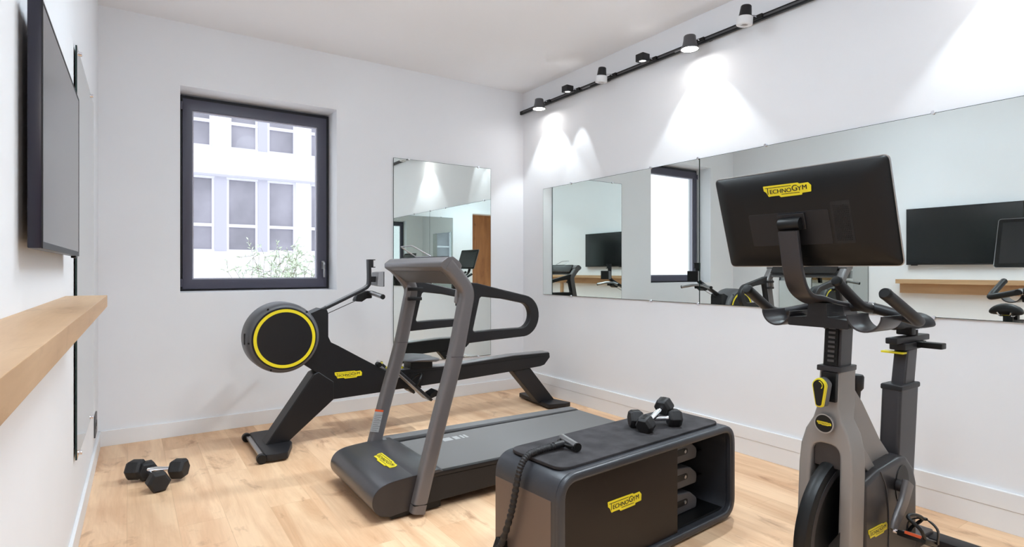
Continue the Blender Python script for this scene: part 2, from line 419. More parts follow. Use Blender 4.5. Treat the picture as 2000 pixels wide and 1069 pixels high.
for z in (1.10, 2.44):
    mk('window_hinge', tube([(.328, fy - .012, z - .03), (.328, fy - .012, z + .03)], .009), M['frame'], w1)

# ------------------------------------------------------------------ outside: facade, ground, shrub
YFA = 18.0
b1 = thing('office_building', 'white rendered building with tall grey windows seen through the window', 'building', (3, YFA, 0))
rects = []
for z0, z1 in ((1.72, 3.83), (4.66, 6.77), (-1.22, 0.89)):
    for xo in (-3.19, 1.0, 4.6 + .0, 8.2):
        rects.append((xo, z0, z1))
cols = [(-2.6, -.02), (1.02, 1.94), (2.38, 3.08), (3.47, 4.18), (4.62, 5.5), (6.0, 6.9), (7.3, 8.2)]
groups = [(-2.6, -.02), (1.02, 4.20), (4.62, 8.2)]
groups_up = [(-2.6, -.02), (.9, 1.94), (2.38, 4.20), (4.62, 8.2)]
holes = []
for z0, z1, gs in ((-1.22, .89, groups), (1.72, 3.84, groups), (4.66, 6.77, groups_up)):
    for a, b in gs: holes.append([(a, z0), (b, z0), (b, z1), (a, z1)])
mk('wall', prism([(-8, -4), (14, -4), (14, 11), (-8, 11)], YFA, YFA + .25, 'Y', holes=holes), M['fac'], b1)
for z0, z1, gs in ((-1.22, .89, groups), (1.72, 3.84, groups), (4.66, 6.77, groups_up)):
    for a, b in gs:
        f = bmesh.new()
        edges = [a] + [c for cc in cols for c in cc if a < c < b] + [b]
        # white mullions between the panes, transoms, surround
        for cc, dd in zip(cols, cols[1:]):
            if a < cc[1] < b and a < dd[0] < b: box(f, cc[1], dd[0], YFA + .10, YFA + .24, z0, z1)
        for cx in (a, b - .06): box(f, cx, cx + .06, YFA + .08, YFA + .2, z0, z1)
        box(f, a, b, YFA + .074, YFA + .2, z0 - .01, z0 + .06); box(f, a, b, YFA + .074, YFA + .2, z1 - .06, z1 + .01)
        box(f, a, b, YFA + .09, YFA + .2, z0 + .70, z0 + .79)
        mk('window_frame', f, M['facframe'], b1)
        mk('window_glass', slab(a, b, YFA + .15, YFA + .17, z0, z1), M['facglass'], b1)
        ms = bmesh.new()
        for cc, dd in zip(cols, cols[1:]):
            if a < cc[1] < b and a < dd[0] < b: box(ms, cc[1] + .07, dd[0] - .07, YFA + .06, YFA + .11, z0, z1)
        if len(ms.verts): mk('mullion_panel', ms, M['facdark'], b1)
mk('facade_band', slab(-8, 14, YFA - .05, YFA, 3.84, 3.90), M['facdark'], b1)
tag(mk('courtyard', slab(-14, 16, 5.4, 34, -4.05, -4.0), M['fac']), 'pale courtyard floor below the office building', 'ground', kind='structure')

sh = thing('shrub', 'pale green leafy shrub outside the lower right of the window', 'shrub', (1.62, 7.6, -4.0))
fol = bmesh.new(); st = bmesh.new()
tips = []
for k in range(46):
    a = random.uniform(0, 2 * PI); rr = random.uniform(.05, .62)
    base = Vector((1.62 + .15 * math.cos(a), 7.6 + .15 * math.sin(a), -.4)); d = Vector((.30 * rr * math.cos(a), .25 * rr * math.sin(a), 1))
    p = base.copy(); pth = [p.copy()]; L_ = random.uniform(1.30, 2.15) * (1 - .25 * rr)
    for q in range(9):
        d += Vector((random.gauss(0, .13), random.gauss(0, .13), 0)); p = p + d.normalized() * L_ / 9; pth.append(p.copy())
    tube(smooth_path(pth, 2), .005, n=5, bm=st, scale=lambda t: 1.4 - t)
    for j, p in enumerate(pth[4:]):
        for q in range(3):
            tw = Vector((random.gauss(0, 1), random.gauss(0, 1), random.gauss(.3, .7))).normalized(); ln_ = random.uniform(.08, .22)
            tube([p, p + tw * ln_], .002, n=4, bm=st)
            for w_ in range(9):
                o_ = p + tw * ln_ * (w_ + 1) / 9; dd = (tw + Vector((random.gauss(0, .9), random.gauss(0, .9), random.gauss(0, .9)))).normalized()
                l = random.uniform(.03, .065); sd = dd.cross(Vector((random.random(), random.random(), .3))).normalized() * l * .17
                fol.faces.new([fol.verts.new(o_), fol.verts.new(o_ + dd * l * .5 + sd), fol.verts.new(o_ + dd * l), fol.verts.new(o_ + dd * l * .5 - sd)])
tube([(1.62, 7.6, -4), (1.64, 7.6, -2.2), (1.62, 7.6, -.4)], .06, bm=st)
mk('stem', st, M['bark'], sh); mk('foliage', fol, M['leaf'], sh, smooth=5)

# ------------------------------------------------------------------ lobby behind the doorway
struct('door_1', prism([(-.05, 0), (1.10, 0), (1.10, 2.33), (-.05, 2.33)], YF - .21, YF + .005, 'Y', holes=[[(-.015, .002), (1.065, .002), (1.065, 2.295), (-.015, 2.295)]]), M['trim'])
struct('wall_lobby', slab(-1.6, 2.6, -3.2, -3.1, 0, 2.75), M['lobbywood'])
struct('wall_lobby_left', slab(-1.7, -1.6, -3.2, YF - .2, 0, 2.75), M['wall'])
struct('wall_lobby_right', slab(2.6, 2.7, -3.2, YF - .2, 0, 2.75), M['wall'])
struct('ceiling_lobby', slab(-1.7, 2.7, -3.2, YF - .2, 2.75, 2.85), M['lobbygrey'])
t = thing('wardrobe', 'dark blue cabinet standing in the lobby, seen in the tall back mirror', 'cabinet', (.9, -2.4, 0))
mk('body', slab(.55, 1.25, -2.7, -2.2, 0, 1.62), M['bluepanel'], t, .004)
mk('door', slab(.56, .895, -2.2, -2.18, .04, 1.60), M['bluepanel'], t, .002); mk('door', slab(.905, 1.24, -2.2, -2.18, .04, 1.60), M['bluepanel'], t, .002)
tag(mk('partition', slab(.05, .52, -2.6, -2.5, 0, 1.68), M['redpanel'], None, .004), 'orange red lacquered partition in the lobby, seen in the tall back mirror', 'partition')
t = thing('interior_door', 'black framed wooden double door in the lobby wall', 'door', (.75, -3.1, 0))
mk('frame', prism([(.2, 0), (1.3, 0), (1.3, 2.1), (.2, 2.1)], -3.1, -3.06, 'Y', holes=[[(.26, .001), (.72, .001), (.72, 2.04), (.26, 2.04)], [(.78, .001), (1.24, .001), (1.24, 2.04), (.78, 2.04)]]), M['deep'], t)
for x0 in (.27, .79): mk('leaf', slab(x0, x0 + .44, -3.1, -3.08, .01, 2.03), M['lobbywood'], t)

# ================================================================== ADDED FILL LIGHTS, TRACK LIGHTS
def area(name, loc, size, power, rot=(0, 0, 0), color=(1, .97, .94), shape='DISK', parent=None, spread=PI):
    d = bpy.data.lights.new(name, 'AREA'); d.shape = shape; d.size = size; d.energy = power; d.color = color; d.spread = spread
    o = bpy.data.objects.new(name, d); COL.objects.link(o); o.location = loc; o.rotation_euler = rot
    return o
def spot(name, loc, target, power, ang, blend, color=(.86, .95, 1), r=.02):
    d = bpy.data.lights.new(name, 'SPOT'); d.energy = power; d.spot_size = math.radians(ang); d.spot_blend = blend; d.color = color; d.shadow_soft_size = r
    o = bpy.data.objects.new(name, d); COL.objects.link(o); o.location = loc
    o.rotation_euler = (Vector(target) - Vector(loc)).to_track_quat('-Z', 'Y').to_euler(); return o

GLOBE_FILL = emit('fill_globe_glow', (0.79, 0.915, 1.0), 12)  # glow of the added fill globes
PANEL_FILL = emit('fill_panel_glow', (0.79, 0.915, 1.0), 2.0)  # glow of the added fill panels
LOBBY_FILL = emit('lobby_fill_glow', (1.0, 0.95, 0.88), 40)  # glow of the fill globe added in the lobby
def fill_panel(x, y, label, z0=ZC):  # out-of-view fill panel, added to brighten floor and walls
    t = thing('fill_panel', label, 'fill light', (x, y, ZC), group='added square fill light panels')
    mk('panel_frame', prism(rrect(-.31, .31, -.31, .31, .01), -.028, -.001, 'Z', holes=[rrect(-.295, .295, -.295, .295, .004)]), M['white'], t, .002, local=True)
    b_ = bmesh.new(); box(b_, -.294, .294, -.294, .294, -.022, -.010); mk('diffuser', b_, PANEL_FILL, t, local=True)
    area('fill_panel_beam', (x, y, z0 - .03), .56, 5, color=(.79, .915, 1), shape='SQUARE', spread=math.radians(112))  # fill beam under the added panel, aimed at the floor
for x, y, lb in ((.87, .65, 'added square fill light panel near the television wall and doorway'), (.87, 2.62, 'added square fill light panel in front of the television'),
                 (1.52, .65, 'added square fill light panel above the exercise bike'), (1.52, 2.62, 'added square fill light panel above the treadmill belt')):
    fill_panel(x, y, lb)
def globe(x, y, label, z=ZC, r=.13, drop=.16, m=None):  # out-of-view fill globe, added to brighten walls and ceiling
    t = thing('fill_globe', label, 'fill light', (x, y, z), group='added globe fill lights')
    mk('ceiling_cap', lathe([(0, 0), (.06, 0), (.06, -.018), (.02, -.026), (.010, -.03), (.010, -drop), (0, -drop)], 32), M['steel'], t, local=True)
    mk('glass_globe', lathe([(0, -drop)] + [(r * math.sin(a), -drop - r + r * math.cos(a)) for a in [PI * k / 20 for k in range(1, 20)]] + [(0, -drop - 2 * r)], 40), m or GLOBE_FILL, t, local=True, smooth=80)
for x, y, lb in ((1.25, .75, 'added white globe fill lamp hanging from the ceiling near the doorway'), (1.2, 2.4, 'added white globe fill lamp hanging from the ceiling in the middle of the room')):
    globe(x, y, lb)
globe(.6, -1.6, 'added white globe fill lamp hanging in the lobby', z=2.75, m=LOBBY_FILL)  # extra fill globe added to light the lobby

TZ = 2.788; TX = 3.305
t = thing('light_track', 'long black lighting track running along the mirrored wall below the ceiling', 'light track', (TX, 4.7, TZ))
bm = prism(rrect(TX - .012, TX + .012, TZ - .017, TZ + .017, .003, 2), YF + .02, YB - .002, 'Y')
mk('rail', bm, M['deep'], t)
mk('rail_groove', slab(TX - .0135, TX - .011, YF + .05, YB - .05, TZ - .006, TZ + .006), M['grey'], t)
for y in (3.70, 2.68): mk('connector', slab(TX - .016, TX - .010, y, y + .10, TZ - .012, TZ - .004), M['steel'], t, .001)
for y in (.6, 1.6, 2.5, 3.5, 4.5): mk('wall_bracket', slab(TX + .011, XR, y - .012, y + .012, TZ - .012, TZ + .012), M['deep'], t)
def adapter(t, y, xe, z):
    """black adapter on the rail and a thin chrome arm to the lamp head"""
    mk('adapter', slab(TX - .030, TX - .012, y - .035, y + .035, TZ - .012, TZ + .014), M['deep'], t, .002)
    mk('arm', tube([(TX - .028, y, TZ), (TX - .05, y, TZ + .004), (xe, y, z)], .005, n=8), M['chrome'], t)
def cone_lamp(y, x, label, power):
    t = thing('track_lamp', label, 'track lamp', (x, y, 2.70), group='cone shaped track lamps')
    adapter(t, y, x + .035, 2.765)
    prof = [(0, 2.795), (.036, 2.795), (.040, 2.79), (.042, 2.765), (.048, 2.735), (.062, 2.705), (.062, 2.700), (.056, 2.702), (.045, 2.73), (0, 2.74)]
    mk('lamp_shade', lathe(prof, 36, Matrix.Translation((x, y, 0))), M['grey'], t, smooth=50)
    mk('lamp_diffuser', lathe([(0, 2.704), (.057, 2.704), (.057, 2.708), (0, 2.708)], 36, Matrix.Translation((x, y, 0))), M['lamp'], t)
    spot('track_lamp_beam', (x, y, 2.695), (x + .10, y, 2.0), power, 84, .35)
def box_lamp(y, x, label, lit, power, target=None, ang=44):
    t = thing('track_lamp', label, 'track lamp', (x, y, 2.745), group='square track lamps')
    adapter(t, y, x + .03, 2.78)
    bm = prism(rrect(x - .038, x + .038, y - .038, y + .038, .006, 3), 2.748, 2.80, 'Z', holes=[circ(x, y, .026, 24)])
    mk('lamp_body', bm, M['black'], t, .002)
    mk('lens', lathe([(0, 2.756), (.026, 2.756), (.026, 2.76), (0, 2.76)], 24, Matrix.Translation((x, y, 0))), M['lampdim'] if lit else M['lgrey'], t)
    if lit: spot('track_lamp_beam', (x, y, 2.742), target or (x + .10, y, 2.0), power, ang, 1.0 if target else .4, r=.05 if target else .015)
def cylinder_lamp(y, x, label, target, power):
    t = thing('track_lamp', label, 'track lamp', (x, y, 2.70), group='cylindrical track lamps')
    adapter(t, y, x + .03, 2.775)
    T = Matrix.Translation((x, y, 2.705)) @ Matrix.Rotation(math.radians(7), 4, 'X')
    mk('lamp_body', lathe([(0, .118), (.026, .118), (.031, .113), (.038, .052), (0, .052)], 32, T), M['black'], t)
    mk('lamp_head', lathe([(0, .052), (.039, .052), (.046, .048), (.048, .004), (.045, 0), (.022, .001), (.020, .012), (0, .012)], 32, T), M['white'], t, label='white lamp head', smooth=50)
    mk('lens', lathe([(0, .0125), (.019, .0125), (.019, .010), (0, .010)], 24, T), M['lgrey'], t)
    spot('track_lamp_beam', (x, y, 2.69), target, power, 46, 1.0, r=.03)
cone_lamp(4.285, 3.183, 'lit cone shaped lamp on the track, nearest the window wall corner', 14)
box_lamp(3.859, 3.175, 'small square black lamp on the track, lit, second from the corner', True, 7)
cylinder_lamp(3.407, 3.150, 'smaller looking black and white cylindrical lamp, third along the track from the corner', (1.6, 3.3, 0), 25)
box_lamp(2.979, 3.170, 'small square black lamp on the track, fourth from the corner', True, 170, (1.2, 3.85, 0), 44)
cone_lamp(2.553, 3.174, 'larger looking lit cone shaped lamp on the track above the middle of the mirror wall', 15)
cone_lamp(.82, 3.174, 'cone shaped lamp on the track over the exercise bike, beyond the edge of the photo', 15)
cylinder_lamp(2.118, 3.144, 'black and white cylindrical lamp on the track at the top edge of the photo', (1.65, 1.9, 0), 95)

# ================================================================== MIRRORS
def mirror(name, label, T, w, h, clips, th=.006, cr=.010):
    """local: x along, y up, z out"""
    t = thing(name, label, 'mirror', T.translation)
    bm = bmesh.new(); box(bm, 0, w, 0, h, -th, 0, T)
    for f in bm.faces: f.material_index = 0
    g = mk('glass', bm, M['edge'], t, label='greenish glass edge')
    fb = bmesh.new(); e = .0025
    quad(fb, [T @ Vector(p) for p in ((e, e, .0004), (w - e, e, .0004), (w - e, h - e, .0004), (e, h - e, .0004))])
    mk('reflective_face', fb, M['mirror'], t)
    for (cx, top) in clips:
        cy = h if top else 0
        s = 1 if top else -1
        c = prism(circ(cx, cy + s * .002, cr, 20), -.010, .008, 'Z', T=T)
        mk('clip', c, M['chrome'], t, .0015)
    return t
def wall_T(right, loc): return frame_T(right, (0, 0, 1), loc)
XM = XR - .010
mirror('wall_mirror', 'wide frameless mirror on the track light wall, the panel nearer the window corner', wall_T((0, -1, 0), (XM, 4.41, .962)), 4.41 - 2.59, 1.018,
       [(.42, True), (1.37, True), (1.81, True), (.42, False), (1.37, False), (1.81, False)])
mirror('wall_mirror', 'wide frameless mirror behind the exercise bike on the track light wall', wall_T((0, -1, 0), (XM, 2.587, .962)), 1.84, 1.018,
       [(.50, True), (1.40, True), (.50, False), (1.40, False)])
mirror('wall_mirror', 'tall frameless mirror on the window wall behind the treadmill', wall_T((1, 0, 0), (1.933, YB - .010, .366)), 1.008, 1.822,
       [(.145, True), (.865, True), (.145, False), (.865, False)])
mirror('wall_mirror', 'tall frameless mirror on the television wall beside the window corner', frame_T(TL.to_3x3() @ Vector((0, 1, 0)), (0, 0, 1), TL @ Vector((.012, 3.06, .385))), 1.04, 1.775,
       [(.13, True), (.86, True), (.13, False), (.86, False)])
mirror('wall_mirror', 'frameless mirror on the doorway wall, seen only as a reflection', wall_T((-1, 0, 0), (3.10, YF + .010, .39)), 1.60, 1.80, [(.3, True), (1.35, True)])

# ================================================================== TELEVISION WALL
def LWp(x, y, z): return TL @ Vector((x, y, z))
tv = thing('television', 'large black flat television hung high on the left wall above the oak shelf', 'television', LWp(.03, 2.2, 1.25))
q0, q1, tz0, tz1 = 1.725, 2.675, 1.25, 1.835
mk('housing', lw(slab(.018, .045, q0, q1, tz0, tz1)), M['navy'], tv, .004)
mk('back_cover', lw(slab(.006, .020, q0 + .18, q1 - .18, tz0 + .1, tz1 - .12)), M['deep'], tv, .006)
mk('bezel', lw(prism([(q0, tz0), (q1, tz0), (q1, tz1), (q0, tz1)], .044, .047, 'X', holes=[[(q0 + .006, tz0 + .016), (q1 - .006, tz0 + .016), (q1 - .006, tz1 - .006), (q0 + .006, tz1 - .006)]])), M['black'], tv)
mk('screen', lw(slab(.0442, .0462, q0 + .006, q1 - .006, tz0 + .016, tz1 - .006)), M['screen'], tv)
mk('wall_mount', lw(slab(0, .007, 2.0, 2.4, 1.36, 1.7)), M['deep'], tv, .002)
mk('sensor', lw(slab(.03, .045, q1 - .10, q1 - .04, tz0 - .008, tz0)), M['black'], tv, .002)
s = thing('wall_shelf', 'thick oak shelf fixed along the left wall below the television', 'shelf', LWp(0, 1.4, .95))
mk('shelf_board', lw(slab(0, .130, .10, 2.745, 1.055, 1.10)), M['shelfwood'], s, .0015)
mk('apron', lw(slab(0, .048, .10, 2.735, .955, 1.055)), M['shelfwood'], s, .0015)
mk('leg', lw(slab(0, .04, .98, 1.04, 0.0, .955)), M['shelfwood'], s, .0015)
k = thing('wall_socket', 'grey double wall socket low on the left wall next to the corner', 'socket', LWp(0, 4.4, .20))
mk('cover_plate', lw(slab(0, .008, 4.33, 4.49, .165, .30)), M['grey'], k, .002)
for yy in (4.37, 4.45): mk('outlet', lw(prism(circ(yy, .232, .022, 20), .008, .0095, 'X')), M['deep'], k)

# ================================================================== TREADMILL
tm = thing('treadmill', 'taupe and black treadmill with looped side rails in the middle of the room', 'treadmill', (1.9, 2.91, 0))
Y0, Y1 = 2.53, 3.29
nose = [(1.205, .040)] + [(q.x, q.y) for q in smooth_path([(a, b, 0) for a, b in ((1.03, .022), (.975, .042), (.946, .085), (.948, .130), (.975, .165), (1.02, .183), (1.08, .190))], 6)] + [(1.15, .194), (1.225, .196)]
mk('motor_hood', prism(nose, Y0 + .050, Y1 - .046, 'Y'), M['hood'], tm, .004, 3, smooth=45)
mk('hood_side_cap', prism(nose, Y0 + .045, Y0 + .052, 'Y'), M['forkdark'], tm, .002, 2, smooth=45)
mk('hood_rear_edge', prism([(1.15, .12), (1.30, .12), (1.33, .180), (1.29, .199), (1.15, .1942)], Y0 + .0465, Y1 - .0465, 'Y'), M['hood'], tm, .003)
mk('front_base', prism([(1.04, .008), (1.30, .012), (1.30, .05), (1.01, .04)], Y0 + .05, Y1 - .05, 'Y'), M['deep'], tm)
mk('deck', prism([(1.20, .040), (2.30, .062), (2.74, .085), (2.75, .145), (2.72, .163), (1.22, .172)], Y0 + .046, Y1 - .015, 'Y'), M['black'], tm, .006)
mk('running_belt', slab(1.31, 2.735, Y0 + .070, Y1 - .095, .150, .174), M['belt'], tm, .004)
mk('belt_gap', slab(1.325, 2.70, Y1 - .10, Y1 - .082, .160, .1745), M['deep'], tm)
mk('side_rail', prism([(1.27, .172), (2.73, .150), (2.75, .165), (2.72, .182), (1.40, .196), (1.24, .1985)], Y1 - .086, Y1 - .002, 'Y'), M['railgrey'], tm, .004)
mk('side_rail', prism([(1.27, .160), (2.73, .145), (2.75, .155), (2.72, .176), (1.30, .188), (1.24, .186)], Y0 + .046, Y0 + .075, 'Y'), M['black'], tm, .004)
for k_, (a, b) in enumerate(((1.565, 1.625), (1.64, 1.675), (1.69, 1.705), (1.715, 1.73))):
    mk('belt_mark', slab(a, b, 3.05, 3.11, .174, .1746), M['label'], tm, label='pale mark on the belt')
mk('rear_roller_cover', prism([(2.70, .08), (2.76, .09), (2.775, .13), (2.755, .16), (2.70, .165)], Y0 + .04, Y1 - .01, 'Y'), M['black'], tm, .004)
for x, y in ((1.08, 3.19), (1.08, 2.64), (2.6, 3.18), (2.6, 2.66)):
    mk('levelling_foot', lathe([(0, 0), (.026, 0), (.028, .006), (.012, .012), (.008, .07), (0, .07)], 20, Matrix.Translation((x, y, 0))), M['deep'], tm)
logo(tm, frame_T((0, -1, 0), (1, .0, .03), (1.12, 2.865, .1955)) if False else frame_T((0, -1, 0), (1, 0, .045), (1.118, 2.868, .1942)), .245)
# posts: one swept profile each, leaning back and hooking forward into the console
spine = smooth_path([(1.163, 0, .018), (1.178, 0, .08), (1.276, 0, .43), (1.370, 0, .75), (1.425, 0, 1.0), (1.437, 0, 1.065), (1.427, 0, 1.108), (1.385, 0, 1.163), (1.348, 0, 1.205), (1.322, 0, 1.228)], 8)
section = rnd([(-.033, -.037), (.033, -.037), (.033, .037), (-.033, .037)], .022, 6)
for y in (Y0 + .033, Y1 - .033):
    p = mk('post', sweep([(q.x, y, q.z) for q in spine], section, up=(-1, 0, .35), scale=lambda t: 1 + .06 * max(0, (t - .75) / .25)), M['post'], tm, smooth=50)
    mk('post_joint', prism([(1.1345, .062), (1.2075, .055), (1.2085, .061), (1.136, .068)], y - .0335, y + .0335, 'Y'), M['deep'], p, .004)
    mk('post_seam', prism([(1.337, .762), (1.409, .757), (1.4095, .759), (1.3375, .764)], y - .0333, y + .0333, 'Y'), M['forkdark'], p)
yl = Y1 - .0672
lab = mk('warning_label', prism([(1.166, .255), (1.218, .243), (1.247, .357), (1.196, .369)], yl, yl + .001, 'Y'), M['label'], tm, label='pale warning label with orange strip')
mk('label_strip', prism([(1.196, .369), (1.247, .357), (1.250, .369), (1.199, .381)], yl, yl + .001, 'Y'), M['orange'], lab, label='orange strip')
tl_ = bmesh.new()
for i_ in range(9):
    zz = .262 + i_ * .0105; xx = 1.168 + (zz - .255) * .265 + .006
    quad(tl_, [(xx, yl - .0002, zz), (xx + .030 + .008 * (i_ % 3), yl - .0002, zz - .0075), (xx + .030 + .008 * (i_ % 3), yl - .0002, zz - .0055), (xx, yl - .0002, zz + .002)])
mk('label_text_lines', tl_, M['grey'], lab)
# console
cons = [(1.312, 1.190), (1.281, 1.211), (1.280, 1.237), (1.316, 1.263), (1.346, 1.266), (1.380, 1.243), (1.40, 1.215), (1.36, 1.185)]
mk('console_bridge', prism(rnd(cons, .014, 4), Y0 + .0005, Y1 - .0005, 'Y'), M['post'], tm, .0025, 2, smooth=60)
mk('console_underside', prism([(1.305, 1.193), (1.39, 1.125), (1.42, 1.13), (1.40, 1.19)], Y0 + .06, Y1 - .06, 'Y'), M['grey'], tm, .004)
mk('console_display', prism([(1.37, 1.257), (1.44, 1.165), (1.446, 1.170), (1.375, 1.264)], Y0 + .07, Y1 - .07, 'Y'), M['screen'], tm, .002)
mk('console_tray', prism([(1.345, 1.264), (1.375, 1.262), (1.375, 1.270), (1.345, 1.270)], Y0 + .10, Y1 - .10, 'Y'), M['black'], tm, .002)
# wire stand for a tablet
wp = [(1.345, 2.86, 1.268), (1.345, 3.03, 1.268), (1.285, 3.03, 1.322), (1.285, 2.86, 1.322)]
mk('tablet_stand', tube([Vector(p) for p in rnd([(0, 0), (1, 0), (1, 1), (0, 1)], 0)] and
   [Vector((1.350, 2.80, 1.270)), Vector((1.350, 2.97, 1.270)), Vector((1.346, 2.98, 1.273)), Vector((1.268, 3.00, 1.325)), Vector((1.262, 2.99, 1.328)), Vector((1.262, 2.85, 1.328)), Vector((1.268, 2.84, 1.325)), Vector((1.346, 2.79, 1.273))], .0035, True, 8), M['steel'], tm)
# looped side rails
def arc2(cx, cz, rx, rz, a0, a1, n): return [(cx + rx * math.cos(math.radians(a0 + (a1 - a0) * k / n)), cz + rz * math.sin(math.radians(a0 + (a1 - a0) * k / n))) for k in range(n + 1)]
outer = [(1.445, 1.135), (1.489, 1.131), (1.653, 1.093)] + arc2(1.780, .949, .107, .113, 78, -86, 16) + [(1.589, .830), (1.41, .822), (1.375, .80), (1.345, .76), (1.34, .74), (1.38, .74), (1.44, 1.03)]
inner = [(1.517, 1.060), (1.653, 1.044)] + arc2(1.766, .952, .062, .068, 78, -86, 14) + [(1.589, .884), (1.474, .880), (1.466, .890), (1.506, 1.052)]
for y in (Y0 + .030, Y1 - .030):
    mk('side_handrail', prism(outer, y - .020, y + .020, 'Y', holes=[inner]), M['black'], tm, .011, 3, smooth=50)
for y, s in ((Y0 + .064, 1), (Y1 - .064, -1)):
    hk = mk('accessory_hook', prism(rnd([(1.388, 1.03), (1.412, 1.02), (1.428, 1.09), (1.40, 1.115)], .01, 4), y - .008, y + .012, 'Y'), M['lgrey'], tm, .004)
    mk('hook_arm', slab(1.40, 1.49, min(y, y + s * .02), max(y, y + s * .02), 1.012, 1.032), M['black'], hk, .004)
    mk('hook_arm', slab(1.40, 1.50, min(y, y + s * .02), max(y, y + s * .02), 1.072, 1.092), M['black'], hk, .004)

# ================================================================== ROWING MACHINE
rw = thing('rowing_machine', 'black rowing machine with a yellow ringed flywheel along the window wall', 'rowing machine', (1.9, 4.06, 0))
RC = (.850, .748)
def cylY(cx, cz, prof, n=64):
    """lathe around the Y axis; prof = (radius, y)"""
    T = Matrix(((1, 0, 0, cx), (0, 0, 1, 0), (0, 1, 0, cz), (0, 0, 0, 1)))
    return lathe(prof, n, T)
mk('flywheel_drum', cylY(RC[0], RC[1], [(0, 3.942), (.205, 3.942), (.222, 3.952), (.232, 3.985), (.235, 4.03), (.235, 4.13), (.225, 4.165), (0, 4.17)], 72), M['grey'], rw, smooth=50)
mk('flywheel_cover', cylY(RC[0], RC[1], [(0, 3.932), (.200, 3.932), (.203, 3.936), (.203, 3.944), (0, 3.944)], 72), M['body'], rw)
mk('yellow_ring', cylY(RC[0], RC[1], [(.173, 3.9315), (.193, 3.9315), (.193, 3.934), (.173, 3.934), (.173, 3.9315)], 96), M['yellow'], rw, label='bright yellow ring')
for a in (50, 118, 185, 247):
    ca, sa = math.cos(math.radians(a)), math.sin(math.radians(a))
    mk('drum_clip', slab(-.008, .008, 3.945, 3.985, -.006, .006) if False else prism(circ(RC[0] + .220 * ca, RC[1] + .220 * sa, .006, 10), 3.943, 3.952, 'Y'), M['deep'], rw)
mk('drum_vent', slab(RC[0] - .2375, RC[0] - .225, 4.0, 4.02, RC[1] - .03, RC[1] + .04), M['deep'], rw)
bodyp = [(.99, .545), (1.02, .92 - .005), (1.09, .935), (1.137, .925), (1.147, .895), (1.147, .735), (1.165, .695), (1.215, .668), (1.385, .565), (1.52, .488), (1.56, .462), (1.56, .305), (1.50, .303), (1.165, .296), (1.065, .495), (1.04, .52)]
body2 = [(.93, .60), (1.0, .89), (1.10, .932), (1.137, .925), (1.147, .895), (1.147, .735), (1.165, .695), (1.215, .668), (1.385, .565), (1.56, .462), (1.62, .44), (1.62, .307), (1.165, .296), (1.075, .490), (1.0, .545)]
mk('main_body', prism(rnd(body2, .012, 3), 3.99, 4.13, 'Y'), M['body'], rw, .008, 3, smooth=45)
mk('front_leg', prism([(.735, .045), (.875, .045), (1.185, .297), (1.185, .42), (1.08, .50), (1.045, .485)], 3.987, 4.133, 'Y'), M['body'], rw, .008, 3, smooth=45)
mk('front_foot', prism(rnd([(.70, 3.77), (.735, 3.76), (.83, 3.76), (.90, 3.96), (.90, 4.16), (.83, 4.36), (.735, 4.36), (.70, 4.35)], .02, 3), .012, .055, 'Z'), M['black'], rw, .006)
mk('foot_bar', slab(.672, .705, 3.80, 4.32, .03, .045), M['steel'], rw, .003)
for y in (3.79, 4.33):
    mk('transport_wheel', cylY(.680, .030, [(0, y - .022), (.026, y - .022), (.030, y - .016), (.030, y + .016), (.026, y + .022), (0, y + .022)], 24), M['deep'], rw)
    mk('rubber_foot', lathe([(0, 0), (.028, 0), (.028, .014), (0, .014)], 20, Matrix.Translation((.80, y + (.04 if y < 4 else -.04), 0))), M['rubber'], rw)
rail = [(1.56, .305), (2.14, .318), (2.70, .340), (2.99, .355), (3.03, .365), (3.09, .425), (3.085, .466), (2.70, .468), (2.14, .440), (1.56, .452)]
mk('seat_rail', prism(rail, 4.0, 4.11, 'Y'), M['body'], rw, .005)
mk('rail_groove', prism([(1.75, .415), (3.04, .440), (3.04, .448), (1.75, .424)], 3.9985, 4.0, 'Y'), M['deep'], rw)
mk('rail_top', prism([(1.60, .446), (2.14, .440), (2.70, .468), (3.08, .466), (3.08, .474), (2.70, .476), (2.14, .448), (1.60, .456)], 4.005, 4.105, 'Y'), M['lgrey'], rw, .002)
mk('rear_leg', prism([(2.70, .338), (2.885, .348), (3.145, .045), (3.02, .028), (2.97, .035)], 4.01, 4.10, 'Y'), M['black'], rw, .006)
mk('rear_foot', prism(rnd([(2.98, 3.88), (3.13, 3.83), (3.20, 3.84), (3.15, 4.05), (3.20, 4.38), (3.13, 4.40), (3.03, 4.40)], .02, 3), .010, .045, 'Z'), M['black'], rw, .006)
for y in (3.88, 4.34): mk('rubber_foot', lathe([(0, 0), (.025, 0), (.025, .012), (0, .012)], 20, Matrix.Translation((3.12, y, 0))), M['rubber'], rw)
# display arm
arm = [(1.10, 4.06, .915), (1.15, 4.06, .932), (1.40, 4.06, 1.048), (1.448, 4.06, 1.078), (1.462, 4.06, 1.12), (1.460, 4.06, 1.275)]
mk('display_arm', sweep(smooth_path(arm, 6), rrect(-.028, .028, -.010, .010, .006, 3), up=(-.5, 0, 1)), M['black'], rw, smooth=45)
mk('arm_highlight_strip', sweep(smooth_path([(p[0] - .004, p[1], p[2] + .0105) for p in arm[1:4]], 6), rrect(-.024, .024, -.002, .002, .001, 2), up=(-.5, 0, 1)), M['lgrey'], rw)
ds = mk('display', prism(rnd([(1.50, 1.085), (1.545, 1.075), (1.552, 1.08), (1.552, 1.18), (1.545, 1.186), (1.51, 1.18)], .004, 2), 3.99, 4.13, 'Y'), M['lgrey'], rw, .004)
mk('display_face', slab(1.545, 1.5535, 3.99, 4.13, 1.076, 1.185), M['deep'], ds, .002)
mk('display_joint', slab(1.46, 1.51, 4.035, 4.085, 1.11, 1.15), M['black'], rw, .004)
